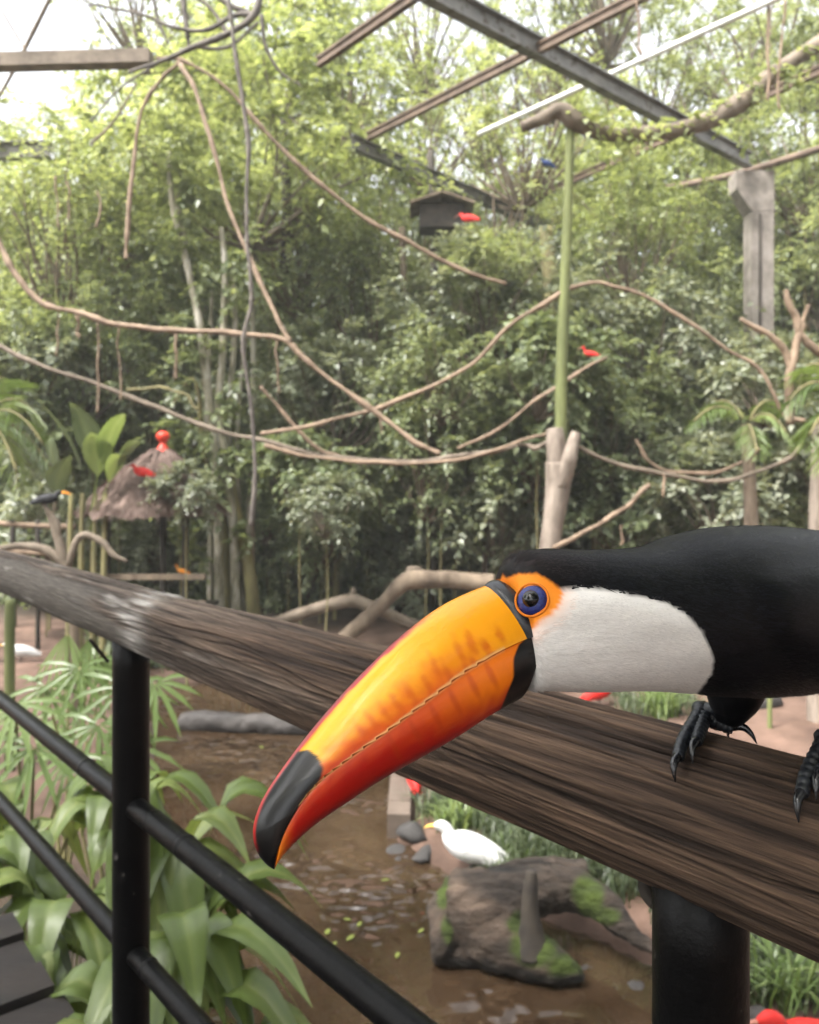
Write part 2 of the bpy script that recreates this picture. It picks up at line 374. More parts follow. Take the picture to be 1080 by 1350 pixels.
for n_ in lm.nodes:
    if n_.type == 'TEX_NOISE': n_.inputs['Scale'].default_value = 3.0
mb.build('handrail', logm, rail, attr=base.reshape(-1, 3))
# posts and bars
def pxline(a, b):
    return V(a[0], a[1], O2, D2), V(b[0], b[1], O2, D2)
pL = V(173, 860, O2, D2); pR = V(923, 1190, O2, D2); pF = o3 + dd * 2.6
def post(c, ztop, r):
    mb = MB(); mb.tube([(c[0], c[1], .7), (c[0], c[1], 1.4), (c[0], c[1], ztop)], r, 40, n=24); return mb.build('post', M['paint'], rail)
post(pL, pL[2] + .035, .0285); post(pR, pR[2] + .03, .0293)
ext = o3 + dd * 2.35
def bar(a, b, r, zc):
    A, B = V(*a, O2, D2), V(*b, O2, D2); d = (B - A) / np.linalg.norm(B - A)
    q = [A - d * 1.2, A, (A + B) / 2, B, B + d * .8]
    mb = MB(); mb.tube(q, r, 28, n=60)
    for s_ in zc:       # weld collars and scars
        c = V(s_[0], s_[1], O2, D2); mb.tube([c - d * .006, c - d * .002, c + d * .002, c + d * .006], [r * .99, r * 1.05, r * 1.05, r * .99], 24, n=8)
    return mb.build('crossbar', M['paint'], rail)
bar((0, 921), (500, 1322), .0165, [(115, 1013), (245, 1117), (203, 1084)])
bar((0, 1056), (240, 1327), .0155, [(196, 1277)])
mb = MB(); c = P(853, 1169, .545); mb.tube([c + [.004, -.012, -.008], c + [-.002, -.006, -.001], c + [-.001, .004, .006]], [.004, .0045, .004], 10); mb.build('bolt', M['dark_wood'], rail)
mb = MB(); c = V(140, 845, O2, D2); mb.tube([c + [-.01, -.045, .012], c + [-.002, -.035, -.005], c + [.012, -.022, -.03]], .003, 8); mb.build('tie_wire', M['dark_wood'], rail)


# ------------------------------------------------------------------ toucan
# the bird's mid sheet in plan: the head is turned more side-on than the body
_sx = np.arange(300, 1481, 10.0)
_sy = np.interp(_sx, [300, 500, 655, 740, 800, 860, 940, 1000, 1080, 1200, 1480], [.352, .370, .386, .397, .411, .431, .467, .498, .548, .632, .85])
_k = np.exp(-np.linspace(-2, 2, 13) ** 2); _k /= _k.sum(); _sy[6:-6] = np.convolve(_sy, _k, 'valid')
def roll(px): return .26 * sstep(930, 740, px)            # the head leans its crown away
def S(px, py):
    Y_ = np.interp(px, _sx, _sy); return P(px, py, Y_ * (1 - float(roll(px)) * (py - 850) / F))
def side(p):
    """unit plan vector towards the bird's left (this side) at mid-sheet points p"""
    px = CX + F * p[..., 0] / p[..., 1]
    a, b = px - 12, px + 12; ya, yb = np.interp(a, _sx, _sy), np.interp(b, _sx, _sy)
    dx, dy = (b - CX) / F * yb - (a - CX) / F * ya, yb - ya; n_ = np.hypot(dx, dy)
    r_ = roll(px); m_ = np.sqrt(1 + r_ * r_)
    return np.stack([dy / n_ / m_, -dx / n_ / m_, r_ / m_], -1)
def proj(p):
    return np.stack([CX + F * p[..., 0] / p[..., 1], HY - F * (p[..., 2] - CAMZ) / p[..., 1]], -1)
def pdist(q, poly):
    return sdist(q[..., 0], q[..., 1], np.asarray(poly, float))
ttop = .51
tou = empty('toucan', (.205, .49, CAMZ - .168), 'large black toucan with white throat and huge orange bill, perched on the log handrail', 'toucan')
# body: rings between a back point and a belly point (photo pixels), half width in metres
st = [((672, 790), (690, 872), .008), ((664, 766), (694, 896), .0165), ((664, 746), (702, 907), .0205), ((675, 733), (716, 909), .0232), ((692, 727), (733, 910), .0248), ((716, 724), (752, 911), .0262),
      ((748, 725), (776, 912), .0282), ((784, 725), (802, 911.5), .0298), ((822, 723), (834, 910), .0315), ((862, 718), (866, 910), .0345), ((900, 706), (898, 912), .039), ((940, 697), (935, 914), .0435),
      ((985, 693), (982, 916), .047), ((1032, 694), (1032, 913), .0485), ((1085, 701), (1085, 905), .048), ((1150, 716), (1150, 892), .044), ((1215, 738), (1215, 876), .036), ((1290, 770), (1285, 868), .026),
      ((1360, 806), (1350, 872), .018), ((1420, 845), (1410, 880), .010), ((1450, 868), (1445, 878), .003)]
n_s, n_r = 260, 112
tp = cat([S(*a[0]) for a in st], n_s); bp_ = cat([S(*a[1]) for a in st], n_s); wd = np.maximum(cat([a[2] for a in st], n_s)[:, 0], .002)
th = np.linspace(0, 2 * math.pi, n_r, endpoint=False)
cc = (tp + bp_) / 2; hv = (tp - bp_) / 2
NLb = side(cc)
ct = np.sign(np.cos(th)) * np.abs(np.cos(th)) ** .94; sn = np.sign(np.sin(th)) * np.abs(np.sin(th)) ** .94
body = cc[:, None] + ct[None, :, None] * hv[:, None] + sn[None, :, None] * (wd[:, None] * NLb)[:, None]
pxb = proj(body)
mir = (-np.arange(n_r)) % n_r
near = np.where((sn >= 0)[None, :, None], pxb, pxb[:, mir])      # design pixel of each vertex (far side mirrors this side)
# soft relief: shoulder and wing edge, a little dent behind the cheek
sh = np.exp(-(pdist(near, [(1002, 765), (1015, 755), (1085, 742), (1160, 740), (1160, 905), (1085, 890), (1052, 872), (1022, 838), (1006, 800)]) / 7.0).clip(-30, 30)) 
wingm = 1 / (1 + 1 / np.maximum(sh, 1e-9))
body = body + (np.sign(sn) * np.abs(sn) ** .5)[None, :, None] * NLb[:, None] * (.0055 * wingm[..., None])
whitepoly = [(660, 860), (672, 800), (700, 790), (735, 779), (742, 777), (765, 775), (800, 777), (840, 785), (872, 792), (903, 808), (926, 834), (940, 865), (939, 888), (925, 906), (905, 930), (690, 960), (660, 900)]
q = np.stack([near[..., 0] * .09, near[..., 1] * .16, np.zeros(near.shape[:2])], -1)
edge = pdist(near, whitepoly) + 2.0 * fbm(q * 1.6, 5) + 1.0 * noise(q * np.array([2, 5, 1]), 9)
wht = sstep(2.6, -2.6, edge)
puff = sstep(6, -26, pdist(near, whitepoly))
body = body + (np.abs(sn) ** .6 * np.sign(sn))[None, :, None] * NLb[:, None] * (.0028 * puff[..., None])
fl = fbm(np.stack([near[..., 0] * .035, near[..., 1] * .09, near[..., 1] * 0], -1), 71, 3)
body = body + (np.sign(sn) * np.abs(sn))[None, :, None] * NLb[:, None] * (.0003 * fl[..., None])
# pigment
blk = np.array([.0016, .0018, .0027]); brn = np.array([.0055, .0034, .0031])
crown = sstep(830, 690, near[..., 0]) * sstep(790, 730, near[..., 1])
c = blk + (brn - blk) * crown[..., None]
white = np.array([.80, .775, .745]); c = c * (1 - wht[..., None]) + white * wht[..., None]
ec = np.array([700., 791.])
oring = pdist(near, [(655, 752), (668, 763), (684, 757), (708, 757), (727, 767), (742, 780), (733, 800), (720, 812), (706, 822), (694, 832), (680, 815), (660, 790)]) + .7 * noise(q * np.array([3, 3, 1]), 3)
ow = sstep(3.0, -2.0, oring)[..., None]
pink = sstep(22, -2, oring)[..., None] * wht[..., None] * .45
c = c * (1 - pink) + np.array([.85, .42, .25]) * pink
rim = np.exp(-((np.hypot(near[..., 0] - ec[0], near[..., 1] - ec[1]) - 26) / 9) ** 2)[..., None]
orange = np.array([.78, .22, .014]) * (1 - .45 * rim) + np.array([.84, .30, .025]) * .45 * rim
c = c * (1 - ow) + orange * ow
mb = MB(); f = [(i * n_r + j, i * n_r + (j + 1) % n_r, (i + 1) * n_r + (j + 1) % n_r, (i + 1) * n_r + j) for i in range(n_s - 1) for j in range(n_r)]
f += [tuple(range(n_r))[::-1], tuple(range((n_s - 1) * n_r, n_s * n_r))]
mb.add(body.reshape(-1, 3), f)
featm = mat('plumage', (.9, .9, .9), (1.06, 1.06, 1.06), 60, .52, .35, 320, spec=.16, vcol=True, stretch=(.25, .25, 1), bdist=.0012)
fb = featm.node_tree.nodes['Principled BSDF']; fb.inputs['Sheen Weight'].default_value = .02; fb.inputs['Sheen Roughness'].default_value = .4
bodyo = mb.build('body', featm, tou, attr=c.reshape(-1, 3))
# short barbs lying along the body: thin slivers pointing backwards
rs = np.random.RandomState(4)
def barbs(n, sel, ln, wdb, lift, seedcol):
    i = rs.randint(4, int(n_s * .72), n * 3); j = rs.randint(0, n_r, n * 3)
    k = sel(near[i, j], i, j); i, j = i[k][:n], j[k][:n]; m = len(i)
    fi, fj = rs.rand(m)[:, None], rs.rand(m)[:, None]
    p00, p10, p01, p11 = body[i, j], body[i + 1, j], body[i, (j + 1) % n_r], body[i + 1, (j + 1) % n_r]
    p = p00 * (1 - fi) * (1 - fj) + p10 * fi * (1 - fj) + p01 * (1 - fi) * fj + p11 * fi * fj
    a = p10 - p00; a /= np.linalg.norm(a, axis=1)[:, None] + 1e-12
    b = p01 - p00; b /= np.linalg.norm(b, axis=1)[:, None] + 1e-12
    nrm = np.cross(b, a); nrm /= np.linalg.norm(nrm, axis=1)[:, None] + 1e-12
    out = p - cc[i]; nrm *= np.sign((nrm * out).sum(1))[:, None]
    d = a + b * rs.normal(0, .16, m)[:, None] + np.array([0, 0, -.12]); d /= np.linalg.norm(d, axis=1)[:, None]
    s_ = np.cross(nrm, d)
    L_ = ln * rs.uniform(.6, 1.3, m)[:, None]; W_ = wdb * rs.uniform(.6, 1.3, m)[:, None]
    v = np.stack([p - s_ * W_ + nrm * .0001, p + s_ * W_ + nrm * .0001, p + d * L_ * .55 + s_ * W_ * .8 + nrm * lift * .7, p + d * L_ + nrm * lift], 1)
    tr = np.arange(m)[:, None, None] * 4 + np.array([[0, 1, 2], [0, 2, 3]])[None]
    cb = c[i, j] * np.where(wht[i, j] > .5, rs.uniform(.84, 1.1, m), rs.uniform(.2, 4.2, m))[:, None]
    return v.reshape(-1, 3), tr.reshape(-1, 3), np.repeat(cb, 4, 0)
notskin = lambda q_, i, j: (ow[i, j, 0] < .2) & (i > 6)
v1, f1, c1 = barbs(26000, lambda q_, i, j: (oring[i, j] > 9) & (i > 7) & (edge[i, j] < -6), .0036, .00018, .00008, 0)
v2, f2, c2 = barbs(26000, lambda q_, i, j: (oring[i, j] > 12) & (i > 26) & (edge[i, j] > 3), .007, .00036, .00020, 0)
me = fastmesh('plumage', np.vstack([v1, v2]), np.vstack([f1, f2 + len(v1)]), featm); setcol(me, np.vstack([c1, c2]))
po = link('plumage', me, tou); po['kind'] = 'stuff'
# folded wing shell on both sides
wing_px = [((1006, 762), (1006, 772)), ((1020, 748), (1012, 822)), ((1050, 741), (1035, 858)), ((1090, 742), (1085, 884)), ((1150, 752), (1150, 890)), ((1220, 772), (1215, 884)), ((1300, 806), (1290, 876)), ((1370, 836), (1365, 872)), ((1410, 858), (1408, 868))]
for sgn in (1, -1):
    nw, mw = 70, 30
    a = cat([S(*q_[0]) for q_ in wing_px], nw); b = cat([S(*q_[1]) for q_ in wing_px], nw)
    wl = np.interp(np.linspace(0, 1, nw), np.linspace(0, 1, 9), [.050, .056, .0595, .061, .058, .050, .037, .025, .014])
    tt = np.linspace(0, 1, mw)
    g = a[:, None] * (1 - tt)[None, :, None] + b[:, None] * tt[None, :, None]
    bul = np.sin(np.pi * (.12 + .76 * tt)) ** .6
    feath = .0009 * np.abs(((np.arange(nw)[:, None] * .22 + tt[None] * 9) % 1) - .5)
    NLw = side(a * .5 + b * .5)[:, None]
    v = g + NLw * sgn * ((wl[:, None] * (.80 + .23 * bul[None])) + feath)[..., None]
    vi = g + NLw * sgn * (wl[:, None] * (.6 + .2 * bul[None]))[..., None]
    mb = MB(); f = [(i * mw + j, i * mw + j + 1, (i + 1) * mw + j + 1, (i + 1) * mw + j) for i in range(nw - 1) for j in range(mw - 1)]
    nvt = nw * mw; f += [tuple(x + nvt for x in q_[::-1]) for q_ in f]
    rimv = [i * mw for i in range(nw)] + [(nw - 1) * mw + j for j in range(1, mw)] + [i * mw + mw - 1 for i in range(nw - 2, -1, -1)] + [j for j in range(mw - 2, 0, -1)]
    f += [(rimv[i], rimv[(i + 1) % len(rimv)], rimv[(i + 1) % len(rimv)] + nvt, rimv[i] + nvt) for i in range(len(rimv))]
    mb.add(v.reshape(-1, 3), f); mb.add(vi.reshape(-1, 3), [])
    mb.build('wing', featm, tou, attr=np.tile(blk * 2.6, (2 * nvt, 1)))  # wing black lifted in the colour, standing in for the gloss of the coverts
# bill -------------------------------------------------------------
cul = [(656, 767), (630, 776), (600, 789), (572, 805), (545, 825), (520, 846), (495, 870), (470, 895), (445, 922), (420, 951), (396, 981), (373, 1012), (354, 1040), (341, 1065), (334, 1090), (335, 1112), (343, 1130), (353, 1141), (360.5, 1146)]
tom = [(714, 834), (688, 845), (660, 858), (637, 871), (612, 886), (586, 906), (560, 926), (535, 945), (511, 963), (487, 980), (465, 996), (445, 1011), (428, 1024), (411, 1041), (396, 1060), (382, 1083), (371, 1106), (364, 1128), (361, 1145)]
bot = [(684, 922), (660, 935), (640, 947), (622, 959), (602, 972), (580, 985), (557, 998), (533, 1011), (508, 1025), (484, 1040), (462, 1055), (441, 1069), (422, 1082), (406, 1095), (393, 1107), (382, 1118), (373, 1128), (366, 1138), (362, 1145.5)]
nb, mbk = 300, 61
Cl = cat([S(*p) for p in cul], nb); Tm = cat([S(*p) for p in tom], nb); Bt = cat([S(*p) for p in bot], nb)
ub = np.linspace(0, 1, nb); NLt = side(Tm)
hw = np.interp(ub, [0, .08, .25, .45, .65, .8, .92, 1], [.0190, .0192, .0182, .0166, .0138, .0104, .0060, .0012])
want = cat(tom, nb)
for _ in range(3):      # put the visible cutting edge, not the mid line, on the photographed line
    gotp = proj(Tm + NLt * (hw * .97)[:, None]); e_ = (want - gotp) * np.minimum(1, (1 - ub) * 6)[:, None]
    Tm = Tm + np.stack([e_[:, 0] / F * Tm[:, 1], 0 * ub, -e_[:, 1] / F * Tm[:, 1]], -1)
# saw teeth of the cutting edge
tooth = np.where((ub > .16) & (ub < .74), ((ub * 27) % 1.0), .5) - .5
tdir = (Cl - Bt) / np.linalg.norm(Cl - Bt, axis=1)[:, None]
Tt = Tm + tdir * (.0009 * tooth)[:, None]
ph = np.linspace(0, math.pi, mbk)
def shell(A, B, wscale, pw, e):
    hh = 1 - np.abs(np.cos(ph)) ** 1.7; gg = np.sign(np.cos(ph)) * (1 - hh ** pw) ** e
    return A[:, None] + (B - A)[:, None] * hh[None, :, None] + (gg[None] * hw[:, None] * wscale)[..., None] * NLt[:, None]
upm = shell(Tm, Cl, 1.0, 1.8, .62); _h = 1 - np.abs(np.cos(ph)) ** 1.7
upm = upm + (tdir * (.0011 * tooth)[:, None])[:, None] * np.clip(1 - _h / .06, 0, 1)[None, :, None]
lom = shell(Tm - tdir * .0004, Bt, .955, 2.0, .6)
pxu = proj(upm); pxl = proj(lom)
kk = np.minimum(np.arange(mbk), mbk - 1 - np.arange(mbk))
nu, nlw = pxu[:, kk], pxl[:, kk]
hu = (1 - np.abs(np.cos(ph)) ** 1.7)[None, :] * np.ones((nb, 1)); U = ub[:, None] * np.ones((1, mbk))
yel = lin(240, 172, 6); deep = lin(230, 146, 4); ylp = lin(240, 196, 60); org = lin(214, 96, 6); rdo = lin(192, 56, 8); red = lin(172, 22, 20); drd = lin(120, 14, 22); blkb = np.array([.0022, .0022, .0027])
def mixc(a, b, t): return a * (1 - t[..., None]) + b * t[..., None]
qn = np.stack([U * 40, hu * 6, U * 0], -1)
cu = mixc(np.broadcast_to(yel, (nb, mbk, 3)).copy(), np.broadcast_to(deep, (nb, mbk, 3)), sstep(.45, .05, U) * .8)
cu = mixc(cu, ylp, sstep(.45, .72, U) * sstep(.98, .6, hu) * sstep(.15, .45, hu) * .8)
low = sstep(.62 + .08, .05, hu + .10 * noise(qn, 5) - .25 * (U - .4)); cu = mixc(cu, org, low * sstep(.05, .3, U))
cu = mixc(cu, rdo, sstep(.45, .0, hu + .06 * noise(qn, 8) - .15 * (U - .5)) * sstep(.3, .62, U))
# brown feather-shaped marks above the cutting edge
for px_, py_, a_, L_ in ((660, 838, -60, 24), (648, 864, -66, 26), (627, 878, -66, 34), (607, 862, -58, 38), (622, 850, -60, 34), (575, 880, -62, 34), (640, 850, -62, 20), (590, 888, -66, 34), (565, 905, -66, 30), (545, 920, -72, 36), (525, 930, -78, 34), (508, 940, -80, 28), (490, 950, -85, 24), (478, 965, -85, 30)):
    dx, dy = nu[..., 0] - px_, nu[..., 1] - py_; ca, sa = math.cos(R(62 + (a_ + 66) * .6)), math.sin(R(62 + (a_ + 66) * .6))
    al = dx * ca + dy * sa; ac = -dx * sa + dy * ca
    m_ = sstep(1.3, .2, np.hypot(al / L_ * 1.5, ac / 6.5) + .3 * noise(qn * 2, 61))
    cu = mixc(cu, org * np.array([.80, .66, .7]), m_ * .6)
edgep = np.linalg.norm(nu - proj(Cl)[:, None], axis=-1)
rl = sstep(.13, .28, U); cu = mixc(cu, red, sstep(7, 4, edgep + 1.2 * noise(qn, 2)) * rl); cu = mixc(cu, drd, sstep(4, 2, edgep) * rl * .8)
tippoly = [(392, 990), (405, 988), (418, 996), (426, 1010), (424, 1026), (413, 1044), (399, 1060), (384, 1084), (372, 1110), (364, 1132), (362, 1160), (320, 1150), (325, 1085), (337, 1062), (351, 1036), (370, 1007)]
tb = sstep(1.6, -1.6, pdist(nu, tippoly) + 1.3 * noise(qn * 1.5, 4)); cu = mixc(cu, np.broadcast_to(blkb, cu.shape), tb)
cu = mixc(cu, red, sstep(4.5, 2.5, edgep) * sstep(.5, .6, U) * sstep(.88, .78, U)); tl = sstep(.05, .02, hu) * (U > .1) * (U < .78); cu = mixc(cu, lin(232, 176, 110), tl * .75)
cl_ = mixc(np.broadcast_to(lin(230, 116, 8), (nb, mbk, 3)).copy(), lin(212, 74, 8), sstep(.12, .4, U))
cl_ = mixc(cl_, lin(178, 22, 12), sstep(.15, .75, hu + .08 * noise(qn, 15) + .55 * sstep(.15, .55, U) - .25))
cl_ = mixc(cl_, drd, sstep(.72, 1, hu) * sstep(.1, .35, U) * .8)
cl_ = mixc(cl_, lin(236, 130, 20), sstep(.80, .96, U))
lowb = [(700, 836), (722, 826), (730, 880), (705, 915), (680, 940), (655, 948), (668, 915), (677, 893), (677, 868), (684, 850)]
lb_ = sstep(1.5, -1.5, pdist(nlw, lowb)); cl_ = mixc(cl_, np.broadcast_to(blkb, cl_.shape), lb_)
cl_ = mixc(cl_, lin(225, 160, 95), sstep(.05, .015, hu) * (U > .1) * (U < .74) * .5)
# brownish marks on the lower mandible too
for px_, py_ in ((600, 925), (575, 945), (625, 905), (648, 890), (548, 965), (520, 985)):
    dx, dy = nlw[..., 0] - px_, nlw[..., 1] - py_; m_ = sstep(1.1, .4, np.hypot((dx * .45 + dy * .9) / 26, (dx * .9 - dy * .45) / 5.5)); cl_ = mixc(cl_, rdo * .85, m_ * .5)
billm = mat('bill_horn', (.92, .92, .92), (1.06, 1.06, 1.06), 25, .33, .15, 300, spec=.34, vcol=True, coat=.0, bdist=.0008)
billm.node_tree.nodes['Principled BSDF'].inputs['Coat Weight'].default_value = .22; billm.node_tree.nodes['Principled BSDF'].inputs['Coat Roughness'].default_value = .16
def strip(arr, name, cols, close=True):
    n0, m0 = arr.shape[:2]; mb = MB()
    f = [(i * m0 + j, i * m0 + j + 1, (i + 1) * m0 + j + 1, (i + 1) * m0 + j) for i in range(n0 - 1) for j in range(m0 - 1)]
    if close: f += [(i * m0, (i + 1) * m0, (i + 1) * m0 + m0 - 1, i * m0 + m0 - 1) for i in range(n0 - 1)] + [tuple(range(m0))[::-1], tuple(range((n0 - 1) * m0, n0 * m0))]
    mb.add(arr.reshape(-1, 3), f); return mb.build(name, billm, tou, attr=cols.reshape(-1, 3))
upo = strip(upm, 'upper_bill', cu); upo['label'] = 'yellow orange upper bill with black tip patch and red ridge line'
loo = strip(lom, 'lower_bill', cl_); loo['label'] = 'orange red lower bill with black base'
# raised grey band where the upper bill meets the face
nbd = 14
bandv = []
for k_, s_ in enumerate(np.linspace(0, 1, nbd)):
    fr = s_ * 1.0
    offp = (-11 + 22 * s_)
    ring = []
    for j in range(mbk):
        h_ = 1 - abs(math.cos(ph[j])) ** 1.7; i0 = 0
        base_ = Tm[0] + (Cl[0] - Tm[0]) * h_
        ax = S(703 - 20, 838 + 9) - S(703, 838)
        gg = np.sign(math.cos(ph[j])) * (1 - h_ ** 1.8) ** .62
        lift = 1.0 + .06 * math.sin(math.pi * s_) ** .7
        topl = (Cl[0] - Tm[0]) * h_ * lift
        ring.append(Tm[0] + topl + ax * (1.0 - 1.15 * s_) * (1 - .15 * h_) + NLt[0] * gg * hw[0] * (1.0 + .10 * math.sin(math.pi * s_) ** .7))
    bandv.append(ring)
bandv = np.array(bandv)
bc = np.broadcast_to(np.array([.017, .018, .022]), bandv.shape) * (1 + .25 * noise(bandv * 400, 3))[..., None]
mb = MB(); f = [(i * mbk + j, i * mbk + j + 1, (i + 1) * mbk + j + 1, (i + 1) * mbk + j) for i in range(nbd - 1) for j in range(mbk - 1)]
mb.add(bandv.reshape(-1, 3), f); mb.build('base_band', billm, upo and tou, attr=bc.reshape(-1, 3))
# eyes ---------------------------------------------------------------
irism = mat('iris_blue', (.004, .009, .075), (.014, .03, .19), 900, .35, .6, 1400, spec=.4, coat=.2, bdist=.0006)
pupm = mat('pupil', (.002, .002, .002), rough=.03, spec=.5)
def disc(c, n, r, dome, name, m, parent, seg=40, rings=10, inner=0.0):
    n = n / np.linalg.norm(n); a = np.cross(n, [0, 0, 1]); a /= np.linalg.norm(a); b = np.cross(n, a); mb = MB(); v = []
    for k_ in range(rings + 1):
        x = inner + (1 - inner) * k_ / rings
        for j in range(seg):
            an = 2 * math.pi * j / seg; v.append(c + n * dome * math.sqrt(max(0, 1 - x * x)) + (a * math.cos(an) + b * math.sin(an)) * r * x)
    f = [(k_ * seg + j, k_ * seg + (j + 1) % seg, (k_ + 1) * seg + (j + 1) % seg, (k_ + 1) * seg + j) for k_ in range(rings) for j in range(seg)]
    mb.add(v, f); return mb.build(name, m, parent)
# where the pixel ray of the eye meets this side of the head
e2 = np.hypot(pxb[..., 0] - ec[0], pxb[..., 1] - ec[1]) + np.where(sn > 0, 0, 1e6)[None]
ie, je = np.unravel_index(np.argmin(e2), e2.shape)
for sgn in (1, -1):
    jj = je if sgn > 0 else (-je) % n_r
    ps = body[ie, jj]; a = body[ie + 4, jj] - body[ie - 4, jj]; b = body[ie, (jj + 4) % n_r] - body[ie, (jj - 4) % n_r]
    n_ = np.cross(a, b); n_ /= np.linalg.norm(n_); n_ = n_ * (1 if n_ @ (NLb[ie] * sgn) > 0 else -1)
    re = .0071
    eo = disc(ps - n_ * .0006, n_, re, .0036, 'eye', irism, tou)
    disc(ps + n_ * .0006, n_, re * .62, .0042, 'pupil', pupm, eo).location = (0, 0, 0)
    mb = MB(); a_ = np.cross(n_, [0, 0, 1]); a_ /= np.linalg.norm(a_); b_ = np.cross(n_, a_)
    rg = [ps + (a_ * math.cos(x) + b_ * math.sin(x)) * (re + .0006) for x in np.linspace(0, 2 * math.pi, 40)]
    mb.tube(rg, .0006, 8, n=80, cap=False); mb.build('eyelid', featm, tou, attr=np.tile(np.array([.62, .17, .012]), (640, 1)))
# legs ---------------------------------------------------------------
footm = mat('scaly_foot', (.003, .0038, .0055), (.016, .019, .024), 220, .42, .5, 700, spec=.5, bdist=.0008)
clawm = mat('claw', (.008, .008, .009), (.02, .02, .022), 200, .25, spec=.6)
def logtop(p):
    """drop a plan point on the top of the log"""
    k_ = (np.array([p[0], p[1]]) - A0[:2]) @ dl[:2] / (dl[:2] @ dl[:2]); return A0 + dl * k_
def onlog(tt_, ang, lift):
    r_ = r0 + r1 * tt_ + lift; return A0 + dl * tt_ + r_ * (math.cos(ang) * la + math.sin(ang) * lb)
def WA(a): return a if FS > 0 else 180 - a
def tat(px, ang, lift):
    """distance along the log where the surface at that angle shows at photo column px"""
    lo_, hi_ = -.3, .6
    for _ in range(40):
        m_ = (lo_ + hi_) / 2; p_ = onlog(m_, R(WA(ang)), lift)
        if CX + F * p_[0] / p_[1] > px: lo_ = m_
        else: hi_ = m_
    return lo_
def leg(tl_, thigh):
    # la points to the far side of the bridge or to this one: angles > 90 deg turn towards la negative
    lo = MB(); ank = onlog(tat(tl_, 96, .013), R(WA(96)), .013)
    lo.tube([thigh + np.array([0, 0, .006]), (thigh + ank) / 2 + np.array([.001, 0, .002]), ank], [.0052, .0042, .0046], 14, n=16)
    lo.tube([ank + np.array([.004, .002, .003]), ank, ank + np.array([-.004, -.003, -.003])], [.003, .0064, .003], 12, n=14)
    L0 = lo.build('leg', footm, tou)
    th_ = MB(); tq = thigh + np.array([.004, .004, 0])
    th_.tube([tq + [.004, .002, .034], tq + [.003, .0, .014], tq + [0, 0, .000], tq + [-.003, -.001, -.008]], [.021, .0185, .0125, .006], 24, n=24, bump=.06); nvv = sum(len(x) for x in th_.v); th_.build('thigh', featm, tou, attr=np.tile(blk, (nvv, 1)))
    toes = [((0, 96, .013), (-8, 86, .0085), (-18, 75, .0056), (-26, 64, .0046), (-31, 53, .004)),
            ((3, 96, .012), (1, 87, .0078), (-3, 78, .0052), (-7, 69, .0042)),
            ((8, 97, .010), (26, 100, .0062), (42, 103, .005)),
            ((4, 97, .011), (12, 108, .0062), (22, 117, .005))]
    toes = [[(tat(tl_ + a, b, c_), WA(b), c_) for a, b, c_ in q_] for q_ in toes]
    for k_, tpts in enumerate(toes):
        pts = np.array([onlog(a, R(b), c_) for a, b, c_ in tpts]); m_ = MB()
        n_ = 60; rr_ = np.interp(np.linspace(0, 1, n_), [0, .3, 1], [.0044, .0041, .0033]) * (1 + .16 * np.abs(np.sin(np.linspace(0, 1, n_) * math.pi * (9 if k_ < 2 else 5))))
        ctr = cat(pts, n_); m_.tube(ctr, rr_, 14, n=n_); m_.build('toe', footm, L0).location = (0, 0, 0)
        e_ = pts[-1]; d_ = pts[-1] - pts[-2]; d_ /= np.linalg.norm(d_); onx = onlog(tpts[-1][0], R(tpts[-1][1]), 1.0) - onlog(tpts[-1][0], R(tpts[-1][1]), 0.0)
        cl2 = MB(); cl2.tube([e_ - d_ * .003, e_ + d_ * .005 + onx * .003, e_ + d_ * .0105 + onx * .0008, e_ + d_ * .0145 - onx * .004], [.0029, .0025, .0016, .0003], 12, n=20)
        cl2.build('claw', clawm, L0).location = (0, 0, 0)
FS = 1 if la[1] < 0 else -1
leg(925, P(957, 940, .512)); leg(1088, P(1128, 948, .462))

